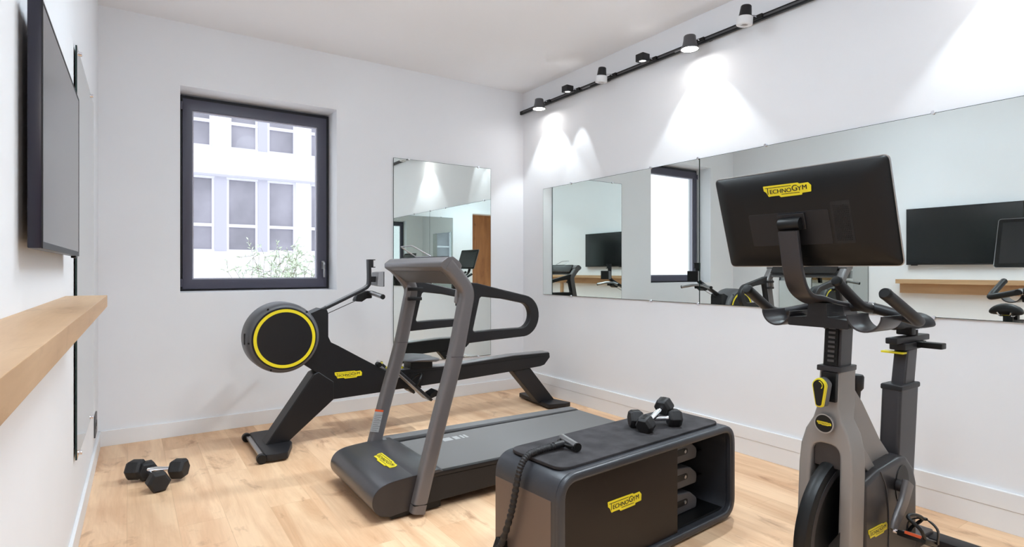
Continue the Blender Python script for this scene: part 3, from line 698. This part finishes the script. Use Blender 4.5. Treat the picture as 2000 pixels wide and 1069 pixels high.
hl = mk('phone_holder', slab(1.468, 1.486, 4.03, 4.09, 1.215, 1.275), M['black'], rw, .003)
for z in (1.218, 1.272): mk('holder_lip', slab(1.48, 1.50, 4.03, 4.09, z - .003, z + .003), M['deep'], hl, .001)
mk('handle_cradle', prism(rnd([(1.35, .972), (1.395, .968), (1.43, .990), (1.47, .992), (1.47, 1.02), (1.44, 1.045), (1.38, 1.02), (1.36, 1.0)], .006, 3), 4.02, 4.10, 'Y'), M['deep'], rw, .003)
gp = smooth_path([(1.455, 4.06, 1.030), (1.46, 3.99, 1.030), (1.478, 3.93, 1.018), (1.492, 3.87, 1.008)], 5)
mk('rowing_handle', tube(gp, .017, n=18), M['steel'], rw)
gp2 = smooth_path([(1.455, 4.06, 1.030), (1.46, 4.13, 1.030), (1.478, 4.19, 1.018), (1.492, 4.25, 1.008)], 5)
mk('rowing_handle', tube(gp2, .017, n=18), M['steel'], rw)
for y in (3.868, 4.252): mk('handle_cap', lathe([(0, -.006), (.016, -.006), (.018, 0), (.018, .006), (0, .006)], 20, rot_to((.22, -1 if y < 4 else 1, -.15), (1.4925, y, 1.0075))), M['deep'], rw)
mk('cable', tube([(1.13, 4.06, .878), (1.38, 4.06, .982)], .0025, n=8), M['deep'], rw)
logo(rw, frame_T((1, 0, 0), (0, 0, 1), (1.287, 3.9885, .458)), .195)
mk('adjust_knob', cylY(1.515, .505, [(0, 3.985), (.017, 3.985), (.019, 3.99), (.019, 4.03), (0, 4.03)], 20), M['deep'], rw)
# seat and footplates
st_ = []
for x, w_, z_, h_ in ((1.700, .10, .520, .012), (1.715, .145, .522, .03), (1.78, .165, .528, .045), (1.87, .165, .522, .045), (1.94, .15, .515, .045), (1.985, .10, .508, .03), (1.995, .06, .505, .012)):
    ring = []
    for k_ in range(20):
        a = 2 * PI * k_ / 20; cy_ = math.copysign(abs(math.cos(a)) ** .7, math.cos(a)); cz_ = math.copysign(abs(math.sin(a)) ** .7, math.sin(a))
        dip = -.010 * (1 - abs(cy_)) if cz_ > 0 else 0
        ring.append((x, 4.055 + w_ * cy_, z_ + h_ * .5 * cz_ + dip))
    st_.append(ring)
mk('seat', loft(st_), M['grey'], rw, smooth=60)
mk('seat_carriage', slab(1.76, 1.94, 3.985, 4.125, .446, .505), M['deep'], rw, .006)
for y in (3.90, 4.21):
    fp = sweep([(1.605, y, .475), (1.87, y, .228)], rrect(-.052, .052, -.010, .010, .006, 3), up=(.7, 0, .7))
    f_ = mk('footplate', fp, M['black'], rw, .003)
    mk('footplate_trim', sweep([(1.60, y, .463), (1.84, y, .236)], rrect(-.05, .05, -.003, .003, .002, 2), up=(.7, 0, .7)), M['lgrey'], f_)
    mk('foot_strap', tube(smooth_path([(1.74, y - .052, .345), (1.775, y - .05, .40), (1.80, y, .425), (1.775, y + .05, .40), (1.74, y + .052, .345)], 5), .009, n=8), M['deep'], f_)
    mk('heel_cup', prism(rnd([(1.84, .235), (1.93, .262), (1.915, .30), (1.86, .275)], .008, 3), y - .05, y + .05, 'Y'), M['deep'], f_, .003)
    mk('footplate_hinge', tube([(1.60, y - .04, .488), (1.60, y + .04, .488)], .013, n=14), M['chrome'], f_)
mk('footplate_axle', tube([(1.62, 3.89, .43), (1.62, 4.23, .43)], .015), M['chrome'], rw)
mk('badge_yellow_plate', slab(1.60, 1.72, 4.03, 4.09, .455, .470), M['yellow'], rw, .003, label='yellow plate behind the footplates')
mk('rail_stop', slab(1.74, 1.81, 4.03, 4.08, .292, .312), M['rubber'], rw, .003)

# ================================================================== STORAGE BENCH
BA = math.atan2(.098, 1.171)
bn = thing('storage_bench', 'black storage bench with padded top and open right end in front of the treadmill', 'bench', (1.274, 1.604, 0), BA)
BL, BH, BD = 1.176, .455, .372
def B(name, bm, m, par=None, bev=0.0, seg=2, smooth=32, label=None): return mk(name, bm, m, par or bn, bev, seg, True, smooth, label)
outr = rrect(0, BL, .006, BH, .095, 8); innr = rrect(.030, BL - .030, .040, BH - .032, .068, 8)
B('shell', prism(outr, .012, BD, 'Y', holes=[innr]), M['benchgrey'], None, .004, 2, 40)
# rounded lip around the front opening
lip = [Vector((p[0], .010, p[1])) for p in rrect(.018, BL - .018, .024, BH - .018, .080, 9)]
B('front_lip', sweep(lip, rrect(-.017, .017, -.018, .018, .012, 4), True, up=(0, 1, 0)), M['benchgrey'], None, 0, 2, 60)
B('end_panel', slab(-.0015, .02, .035, BD - .004, .10, .358), M['bronze'], None, .0008)
B('front_panel', prism(rnd([(.034, .043), (.733, .043), (.733, .420), (.034, .420)], [.055, 0, 0, .055], 6), .012, .030, 'Y'), M['panel'], None, .001)
B('back_panel', slab(.03, BL - .03, BD - .02, BD - .008, .05, .42), M['deep'])
B('inner_floor', slab(.05, BL - .06, .03, BD - .02, .038, .050), M['deep'])
for z in (.170, .290): B('inner_shelf', slab(.735, 1.146, .16, BD - .03, z - .004, z), M['deep'])
B('padded_top', prism(rnd([(.050, .030), (1.105, .030), (1.115, BD - .02), (.050, BD - .02)], .060, 7), BH - .002, BH + .011, 'Z'), M['matpad'], None, .004, 3)
for x, y in ((.12, .05), (1.05, .05), (.12, .32), (1.05, .32)): B('foot', slab(x - .03, x + .03, y - .015, y + .015, 0, .009), M['rubber'])
bT = Matrix.Translation(bn.location) @ Matrix.Rotation(BA, 4, 'Z')
logo(bn, bT @ frame_T((1, 0, 0), (0, 0, 1), (.380, .0115, .266)), .205)
# weights inside
def bw(loc): return bT @ Vector(loc)
for k_, (z, lb) in enumerate(((.050, 'dark grey slotted hand weight, lowest of the three inside the bench'), (.170, 'dark grey slotted hand weight, middle one of the three inside the bench'), (.290, 'dark grey slotted hand weight, uppermost of the three inside the bench'))):
    w_ = thing('hand_weight', lb, 'weight', bw((.88, .22, z)), BA, 'hand weights stored inside the bench')
    prof = rnd([(-.12, 0), (.135, .0), (.145, .045), (.085, .088), (-.12, .112)], [.01, .012, .03, .04, .01], 5)
    mk('body', prism(prof, -.115, .06, 'Y'), M['grey'], w_, .008, 3, True, 45)
    mk('slot', prism(rrect(-.09, .062, .036, .064, .013, 4), -.1175, -.114, 'Y'), M['deep'], w_, local=True)
    T = Matrix(((1, 0, 0, .040), (0, 0, 1, 0), (0, 1, 0, .050), (0, 0, 0, 1)))
    mk('screw', lathe([(0, -.121), (.008, -.121), (.009, -.116), (0, -.116)], 16, T), M['steel'], w_, local=True)
# end anchor with yellow pull
an = mk('band_anchor', prism(rnd([(BL - .005, .10), (BL + .030, .11), (BL + .034, .155), (BL + .012, .175), (BL - .005, .17)], .005, 3), .05, .10, 'Y'), M['deep'], bn, .003, local=True)
mk('anchor_pull', slab(BL + .012, BL + .042, .040, .075, .135, .148), M['yellow'], an, .003, local=True, label='yellow pull tab')
an2 = mk('band_anchor', prism(rnd([(-.045, .07), (.005, .06), (.005, .12), (-.02, .125)], .005, 3), .29, .34, 'Y'), M['deep'], bn, .003, local=True)
# resistance band
rb = thing('resistance_band', 'black sleeved resistance band with grip lying over the near left end of the bench', 'resistance band', bw((.15, .2, .466)), BA)
path = [(.175, .206, .484), (.135, .208, .484), (.085, .208, .482), (.035, .202, .478), (.000, .196, .458), (-.022, .196, .415), (-.028, .212, .327), (-.030, .237, .240), (-.034, .285, .122), (-.036, .315, .085)]
pp = smooth_path(path, 26)
def wav(t): return 1 + .13 * math.sin(t * 230) + .05 * math.sin(t * 517)
mk('sleeve', tube([bw(p) for p in pp], .0125, n=14, scale=wav), M['rubber'], rb, smooth=80)
mk('collar', tube([bw(p) for p in ((.172, .206, .485), (.205, .205, .486), (.222, .204, .486))], .015, n=16), M['black'], rb)
hx, hy = Vector((.275, .274)), Vector((.232, .133))
mk('grip', tube([bw((.272, .262, .487)), bw((.232, .133, .487))], .0165, n=20), M['steel'], rb)
mk('grip_cap', tube([bw((.2325, .135, .487)), bw((.2305, .127, .487))], .0172, n=20), M['deep'], rb)
mk('strap', tube(smooth_path([bw(p) for p in ((.215, .204, .486), (.235, .245, .486), (.268, .262, .487))], 5), .006, n=8), M['deep'], rb)
mk('strap', tube(smooth_path([bw(p) for p in ((.215, .204, .486), (.222, .165, .484), (.233, .137, .486))], 5), .006, n=8), M['deep'], rb)

# ================================================================== DUMBBELLS
def dumbbell_parts(root, cc=.20, R=.047, L=.078):
    """local x axis is the bar; centred on the origin"""
    hexa = [(R / math.cos(PI / 6) * math.cos(k * PI / 3), R / math.cos(PI / 6) * math.sin(k * PI / 3)) for k in range(6)]
    hexs = [(a * .80, b * .80) for a, b in hexa]
    for s in (-1, 1):
        x0 = s * (cc / 2 - L / 2); x1 = s * (cc / 2 + L / 2)
        rings = [[(x, a * k, b * k) for a, b in hexa] for x, k in ((x0, .80), (x0 + s * .012, 1), (x1 - s * .014, 1), (x1, .80))]
        h_ = mk('weight_head', loft(rings), M['rubber'], root, .003, 2, True)
        mk('embossed_mark', slab(s * cc / 2 - .018, s * cc / 2 + .018, -.010, .010, R - .0005, R + .0006), M['deep'], h_, local=True)
    prof = [(0, -cc / 2 + L / 2), (.014, -cc / 2 + L / 2), (.012, -cc / 2 + L / 2 + .012), (.0135, 0), (.012, cc / 2 - L / 2 - .012), (.014, cc / 2 - L / 2), (0, cc / 2 - L / 2)]
    mk('handle', lathe(prof, 20, Matrix.Rotation(PI / 2, 4, 'Y')), M['chrome'], root, local=True, label='chrome handle', smooth=60)
def place_db(root, a, b, roll=0.0):
    a, b = Vector(a), Vector(b); x = (b - a).normalized(); y = Vector((0, 0, 1)).cross(x).normalized(); z = x.cross(y)
    m = Matrix((x, y, z)).transposed().to_4x4() @ Matrix.Rotation(roll, 4, 'X'); m.translation = (a + b) / 2
    root.location = m.translation; root.rotation_euler = m.to_euler()
DBS = [('floor', .236, .050, .080, [((.032, 3.872, .067), (.236, 3.755, .067), 'black hexagonal dumbbell on the floor lying crosswise over the other'),
                            ((.131, 3.640, .0515), (.085, 3.868, .0515), 'black hexagonal dumbbell on the floor pointing at the viewer, under the other')]),
       ('bench', .185, .038, .062, [((1.962, 1.886, BH + .0500), (2.123, 1.799, BH + .0500), 'black hexagonal dumbbell lying flat on the padded bench top'),
                            ((1.952, 1.806, BH + .0500), (2.095, 1.842, BH + .0925), 'black hexagonal dumbbell on the bench tilted over the flat one')])]
for where, cc_, R_, L_, lst in DBS:
    first = None
    for a, b, lb in lst:
        if first is None:
            first = c = thing('dumbbell', lb, 'dumbbell', group='pair of dumbbells on the ' + where); dumbbell_parts(c, cc_, R_, L_)
        else:
            c = copy_tree(first); tag(c, lb)
        place_db(c, a, b)

# ================================================================== EXERCISE BIKE
YK = 1.055
bk = thing('exercise_bike', 'taupe and black exercise bike with a big rear facing screen in the right foreground', 'exercise bike', (2.3, YK, 0))
# display
sc_c = Vector((1.870, YK, 1.372)); tl = math.atan2(.10, .315)
Su = Vector((-math.sin(tl), 0, math.cos(tl)))           # up along the display
Sr = Vector((0, -1, 0))                                 # to the right as seen from the front of the bike
Sn = Sr.cross(Su)                                       # out of its back, away from the rider
ST = Matrix((Sr, Su, Sn)).transposed().to_4x4(); ST.translation = sc_c
hw, hh = .293, .168
def ring_rr(w_, h_, r_, z_): return [(p[0], p[1], z_) for p in rrect(-w_, w_, -h_, h_, r_, 6)]
def S(bm): bmesh.ops.transform(bm, matrix=ST, verts=bm.verts[:]); return bm
disp = mk('display', S(loft([ring_rr(hw - .002, hh - .002, .016, -.012), ring_rr(hw, hh, .018, -.008), ring_rr(hw, hh, .018, -.002), ring_rr(hw - .004, hh - .004, .018, .004), ring_rr(hw - .05, hh - .04, .03, .020), ring_rr(hw - .11, hh - .085, .03, .026)])), M['deep'], bk, smooth=40)
mk('display_rim', S(loft([ring_rr(hw + .0022, hh + .0022, .019, -.009), ring_rr(hw + .0022, hh + .0022, .019, -.003)])), M['steel'], disp)
mk('screen', S(prism(rrect(-hw + .025, hw - .025, -hh + .025, hh - .025, .004, 3), -.0135, -.0118, 'Z')), M['screen'], disp)
mk('rear_hatch', S(prism(rrect(-.165, .115, -.085, .030, .006, 3), .020, .0275, 'Z')), M['black'], disp, .002)
gv = bmesh.new()
for i in range(9):
    for j in range(18): box(gv, .128 + i * .0055, .1305 + i * .0055, -.075 + j * .0066, -.0725 + j * .0066, .0265, .0285)
    for j in range(18): box(gv, -.225 + i * .0055, -.2225 + i * .0055, -.075 + j * .0066, -.0725 + j * .0066, .0190, .0205)
mk('speaker_pad', S(prism(rrect(.122, .182, -.085, .052, .004, 2), .016, .0268, 'Z')), M['matt'], disp)
mk('speaker_grille', S(gv), M['black'], disp)
logo(disp, ST @ Matrix.Translation((-.010, .105, .0245)) @ Matrix.Rotation(.0, 4, 'X') @ Matrix.Rotation(-.10, 4, 'X'), .165)
mk('cable_cover', S(slab(-.055, .040, -.030, .026, .026, .036)), M['black'], disp, .004)
mk('display_hinge', tube([(1.832, YK - .030, 1.352), (1.832, YK + .044, 1.352)], .021, n=24), M['deep'], bk, .002)
# stem arm: wide flat bar bending under the display to the handlebar
sp_ = [(1.818, YK + .006, 1.328), (1.830, YK + .006, 1.27), (1.850, YK + .006, 1.19), (1.880, YK + .006, 1.135), (1.935, YK + .006, 1.105), (2.02, YK, 1.090), (2.17, YK, 1.070), (2.30, YK, 1.050)]
mk('display_stem', sweep(smooth_path(sp_, 7), rrect(-.034, .034, -.009, .009, .006, 3), up=(1, 0, .2)), M['forkdark'], bk, smooth=45)
# handlebars
for s in (-1, 1):
    def Y_(d): return YK + s * d
    mk('handlebar', tube(smooth_path([(2.15, YK, 1.066), (2.17, Y_(.08), 1.068), (2.185, Y_(.17), 1.045), (2.165, Y_(.235), 1.030), (2.115, Y_(.250), 1.040), (2.03, Y_(.245), 1.080), (1.945, Y_(.237), 1.122)], 7), .0185, n=20), M['black'], bk, smooth=70)
    mk('grip_cap', lathe([(0, -.004), (.0185, -.004), (.0195, .004), (.016, .012), (0, .014)], 20, rot_to((-.85, -s * .08, .42), (1.942, Y_(.2365), 1.1235))), M['deep'], bk)
    mk('inner_handlebar', tube(smooth_path([(2.20, Y_(.10), 1.062), (2.13, Y_(.085), 1.070), (2.07, Y_(.080), 1.100), (1.965, Y_(.080), 1.158)], 7), .0175, n=20), M['black'], bk, smooth=70)
    mk('grip_cap', lathe([(0, -.004), (.0175, -.004), (.0185, .004), (.015, .011), (0, .013)], 20, rot_to((-.88, 0, .48), (1.962, Y_(.080), 1.1595))), M['deep'], bk)
    mk('bar_clamp', tube([(2.172, Y_(.082), 1.0675), (2.176, Y_(.10), 1.066)], .0198, n=20), M['steel'], bk)
    # half pipe bottle tray
    yc = Y_(.152); r0, r1 = .056, .050
    arc = [(yc + r0 * math.cos(a), 1.050 + r0 * math.sin(a)) for a in [PI + PI * k / 16 for k in range(17)]] + [(yc + r1 * math.cos(a), 1.050 + r1 * math.sin(a)) for a in [2 * PI - PI * k / 16 for k in range(17)]]
    mk('bottle_tray', prism(arc, 1.985, 2.13, 'X'), M['forkdark'], bk, .001, smooth=45)
mk('front_bracket', prism(rnd([(YK - .105, 1.000), (YK + .105, 1.000), (YK + .105, 1.030), (YK + .035, 1.036), (YK + .032, 1.085), (YK - .032, 1.085), (YK - .035, 1.036), (YK - .105, 1.030)], .006, 3), 1.985, 2.10, 'X'), M['black'], bk, .003)
mk('stem_head', slab(2.09, 2.20, YK - .034, YK + .034, .985, 1.075), M['forkdark'], bk, .006)
# adjustable front post
mk('handlebar_post', prism([(2.075, .80), (2.158, .80), (2.180, 1.01), (2.095, 1.01)], YK - .030, YK + .030, 'Y'), M['forkdark'], bk, .005)
nt_ = bmesh.new()
for i in range(8): box(nt_, 2.0715 + .1036 * (.012 + i * .0165), 2.0765 + .1036 * (.012 + i * .0165), YK - .013, YK + .010, .872 + i * .0165, .880 + i * .0165)
pf = mk('post_scale', prism([(2.074, .86), (2.080, .86), (2.0945, 1.0), (2.0885, 1.0)], YK - .022, YK + .022, 'Y'), M['deep'], bk)
mk('scale_notches', nt_, M['grey'], pf)
mk('neck_collar', prism([(2.060, .838), (2.176, .838), (2.178, .858), (2.062, .858)], YK - .042, YK + .042, 'Y'), M['forkdark'], bk, .004)
# fork: front view outline (y,z) swept back; hollow centre for the wheel
def mir(pts): return [(YK - y_, z_) for y_, z_ in pts] + [(YK + y_, z_) for y_, z_ in reversed(pts)]
outl = mir([(.095, .06), (.095, .30), (.094, .50), (.089, .57), (.075, .625), (.050, .670), (.038, .715), (.036, .80), (.036, .842)])
inn_ = rnd(mir([(.046, .065), (.050, .30), (.050, .50), (.048, .585)]), [0, 0, 0, .05, .05, 0, 0, 0], 8)
outl2 = outl
fk = prism(outl2, 0, .11, 'X', holes=[inn_])
# lean: x depends on z
for v in fk.verts:
    z_ = v.co.z; base = 2.045 + .035 * max(0, min(1, (.62 - abs(z_ - .62)) / .62)) * 0
    xo = 1.985 + .10 * z_ if z_ > .55 else 2.04 - .06 * (.55 - z_)
    v.co.x = v.co.x * (1.05 if z_ > .7 else .82) + xo
mk('fork', fk, M['fork'], bk, .010, 3, smooth=50)
mk('fork_infill', slab(2.055, 2.12, YK - .048, YK + .048, .50, .632), M['forkdark'], bk, .004)
mk('neck_front_cover', prism([(2.045, .735), (2.062, .735), (2.066, .838), (2.050, .838)], YK - .032, YK + .020, 'Y'), M['deep'], bk, .002)
bd = mk('round_badge', lathe([(0, .004), (.030, .004), (.032, 0), (0, 0)], 40, rot_to((-1, 0, .0), (2.036, YK, .658))), M['deep'], bk)
mk('badge_ring', lathe([(.030, -.002), (.034, -.002), (.034, .006), (.030, .006), (.030, -.002)], 40, rot_to((-1, 0, 0), (2.036, YK, .658))), M['steel'], bd)
logo(bd, frame_T((0, -1, 0), (0, 0, 1), (2.0315, YK, .658)), .050)
# height lever
lv = mk('height_lever', prism(rnd([(YK + (-0.019), .723), (YK + (0.005), .723), (YK + (0.019), .807), (YK + (-0.007), .830), (YK + (-0.033), .807)], [.010, .010, .026, .022, .026], 6), 1.984, 1.998, 'X'), M['yellow'], bk, .003, smooth=45, label='yellow edged lever')
mk('lever_face', prism(rnd([(YK + (-0.015), .729), (YK + (0.001), .729), (YK + (0.013), .805), (YK + (-0.007), .823), (YK + (-0.027), .805)], [.008, .008, .02, .02, .02], 5), 1.981, 1.9845, 'X'), M['deep'], lv)
mk('lever_body', prism(rnd([(YK + (-0.019), .723), (YK + (0.005), .723), (YK + (0.019), .807), (YK + (-0.007), .830), (YK + (-0.033), .807)], [.010, .010, .026, .022, .026], 6), 1.998, 2.025, 'X'), M['grey'], lv, .003)
ar = [Vector((1.9805, YK + (-0.007) + .014 * math.cos(a), .800 + .014 * math.sin(a))) for a in [PI * .55 + k * .22 for k in range(0, 11)]]
mk('lever_arrow', tube(ar, .0014, n=6), M['yellow'], lv)
mk('lever_shaft', tube([(2.02, YK - .007, .795), (2.07, YK - .004, .795)], .014, n=18), M['grey'], bk)
# diagonal tube
mk('top_tube', prism(rnd([(2.10, .55), (2.10, .838), (2.176, .838), (2.180, .765), (2.232, .716), (2.372, .553), (2.50, .440), (2.50, .34), (2.33, .42), (2.18, .60)], .008, 3), YK - .034, YK + .034, 'Y'), M['fork'], bk, .010, 3, smooth=50)
mk('lower_tube', prism([(2.11, .60), (2.16, .60), (2.335, .425), (2.30, .415), (2.13, .54)], YK - .055, YK - .030, 'Y'), M['fork'], bk, .005, 3)
kn = mk('brake_knob', lathe([(0, 0), (.013, 0), (.015, .03), (.024, .042), (.026, .085), (.022, .092), (0, .094)], 28, Matrix.Translation((2.262, YK, .715))), M['black'], bk, smooth=50)
# wheel
mk('flywheel', cylY(2.155, .245, [(0, YK - .020), (.200, YK - .022), (.235, YK - .026), (.268, YK - .026), (.285, YK - .020), (.290, YK - .008), (.290, YK + .008), (.285, YK + .020), (.268, YK + .026), (.235, YK + .026), (.200, YK + .022), (0, YK + .020)], 80), M['deep'], bk, smooth=30)
mk('flywheel_rim', cylY(2.155, .245, [(.240, YK - .0275), (.262, YK - .0275), (.262, YK - .025), (.240, YK - .025), (.240, YK - .0275)], 80), M['forkdark'], bk)
# drive housing
hs = rnd([(2.14, .10), (2.14, .445), (2.26, .475), (2.42, .490), (2.47, .485), (2.535, .430), (2.56, .37), (2.56, .12), (2.45, .06), (2.2, .06)], .02, 4)
mk('drive_housing', prism(hs, YK - .085, YK + .085, 'Y'), M['forkdark'], bk, .022, 4, smooth=50)
sm = smooth_path([(2.255, YK - .0862, .470), (2.300, YK - .0865, .40), (2.318, YK - .0865, .30), (2.318, YK - .0865, .12)], 6)
mk('housing_seam', tube(sm, .0018, n=6), M['grey'], bk)
logo(bk, frame_T((1, 0, 0), (0, 0, 1), (2.235, YK - .0862, .262)), .145)
# cranks and pedals
cr_ = [(2.405, .410), (2.375, .37), (2.30, .315)]
for s in (-1, 1):
    y = YK + s * .118
    c0 = Vector((2.385, y, .395)); d = Vector((-.11, 0, -.13)) * (1 if s < 0 else -1)
    cp = [c0 - d * .12, c0 + d * .35 + Vector((.012, 0, 0)), c0 + d * .8, c0 + d * 1.0]
    ck = mk('crank', sweep(smooth_path(cp, 6), rrect(-.010, .010, -.027, .027, .009, 4), up=(1, 0, -.8), scale=lambda t: 1.15 - .5 * t), M['post'], bk, smooth=50)
    mk('crank_hub', cylY(2.385, .395, [(0, y - .010), (.018, y - .010), (.022, y), (.022, y + .03 * -s if s < 0 else y + .01), (0, y + .03 * -s if s < 0 else y + .01)], 28), M['forkdark'], ck)
    pc = c0 + d + Vector((.03, s * .065, -.012)); Rp = Matrix.Translation(pc) @ Matrix.Rotation(.35, 4, 'Y')
    pb = bmesh.new(); box(pb, -.055, .055, -.045, .045, -.010, .010, Rp)
    pd = mk('pedal', pb, M['deep'], ck, .006)
    mk('pedal_axle', tube([c0 + d, pc], .008, n=10), M['chrome'], pd)
    cg = [Rp @ Vector(p) for p in ((-.055, -.04, .010), (-.095, -.038, .035), (-.10, 0, .060), (-.06, .0, .075), (.02, .0, .070), (.04, .035, .03), (.04, .045, .0))]
    mk('toe_cage', tube(smooth_path(cg, 6), .006, n=8), M['deep'], pd)
    cg = [Rp @ Vector(p) for p in ((.04, -.048, .0), (.035, -.042, .05), (.03, 0, .072), (.035, .042, .05), (.04, .048, 0))]
    mk('pedal_strap', sweep(smooth_path(cg, 6), rrect(-.010, .010, -.002, .002, .001, 2), up=(0, 1, .3)), M['deep'], pd)
    gb = bmesh.new(); box(gb, -.05, .01, -.03, .03, .0095, .013, Rp); mk('pedal_plate', gb, M['lgrey'], pd, .002)
    ob_ = bmesh.new(); box(ob_, -.058, -.045, -.03, .02, .004, .014, Rp); mk('reflector', ob_, M['orange'], pd, .001, label='orange reflector')
mk('housing_recess', prism(circ(2.43, .385, .055, 30, .075), YK - .0875, YK - .083, 'Y'), M['deep'], bk, .001)
# seat tube and saddle
mk('seat_tube', prism([(2.50, .25), (2.655, .25), (2.712, .730), (2.545, .730)], YK - .036, YK + .036, 'Y'), M['forkdark'], bk, .014, 3, smooth=50)
mk('seat_tube_collar', prism([(2.541, .715), (2.714, .715), (2.716, .738), (2.544, .738)], YK - .040, YK + .040, 'Y'), M['black'], bk, .008, 3)
mk('seat_post', prism([(2.600, .72), (2.695, .72), (2.725, .875), (2.635, .875)], YK - .026, YK + .026, 'Y'), M['forkdark'], bk, .008, 3, smooth=50)
mk('seat_post_tab', slab(2.60, 2.64, YK - .022, YK + .062, .856, .864), M['yellow'], bk, .002, label='yellow tab')
mk('seat_slider_base', slab(2.60, 2.80, YK - .030, YK + .030, .872, .900), M['black'], bk, .004)
mk('seat_slider', slab(2.545, 2.855, YK - .022, YK + .022, .900, .925), M['black'], bk, .005)
mk('seat_lever', slab(2.705, 2.75, YK - .118, YK - .02, .878, .902), M['deep'], bk, .004)
mk('saddle_post', tube([(2.735, YK, .92), (2.735, YK, .968)], .022, n=20), M['black'], bk)
mk('saddle_post_ring', tube([(2.735, YK, .955), (2.735, YK, .960)], .0235, n=20), M['yellow'], bk)
mk('saddle_clamp', slab(2.66, 2.70, YK - .03, YK + .03, .93, .965), M['deep'], bk, .006)
sr = []
for x, w_, zt, th in ((2.555, .012, .985, .020), (2.563, .022, .990, .034), (2.595, .028, .998, .042), (2.645, .034, 1.006, .048), (2.695, .048, 1.012, .056), (2.735, .066, 1.018, .062), (2.770, .074, 1.021, .062), (2.793, .064, 1.018, .050), (2.803, .040, 1.010, .026)):
    ring = []
    for k_ in range(24):
        a = 2 * PI * k_ / 24; c_, s_ = math.cos(a), math.sin(a)
        droop = -.22 * w_ * c_ * c_
        ring.append((x, YK + w_ * c_, zt - th / 2 + th / 2 * s_ + droop))
    sr.append(ring)
mk('saddle', loft(sr), M['black'], bk, smooth=70)
for s in (-1, 1): mk('saddle_rail', tube(smooth_path([(2.64, YK + s * .012, .972), (2.70, YK + s * .022, .955), (2.78, YK + s * .022, .955), (2.80, YK + s * .03, .975)], 5), .004, n=8), M['chrome'], bk)
# base
mk('base_beam', slab(1.98, 2.86, YK - .035, YK + .035, .045, .09), M['forkdark'], bk, .01)
mk('front_stabiliser', slab(1.96, 2.06, YK - .25, YK + .25, .03, .07), M['black'], bk, .012)
mk('rear_stabiliser', slab(2.80, 2.89, YK - .26, YK + .26, .03, .072), M['black'], bk, .012)
for x in (2.01, 2.845):
    for s in (-1, 1): mk('rubber_foot', lathe([(0, 0), (.028, 0), (.03, .012), (.02, .032), (0, .032)], 20, Matrix.Translation((x, YK + s * .22, 0))), M['rubber'], bk)
mk('lower_seat_tube', prism([(2.45, .06), (2.62, .06), (2.66, .27), (2.50, .27)], YK - .034, YK + .034, 'Y'), M['forkdark'], bk, .01, 3)
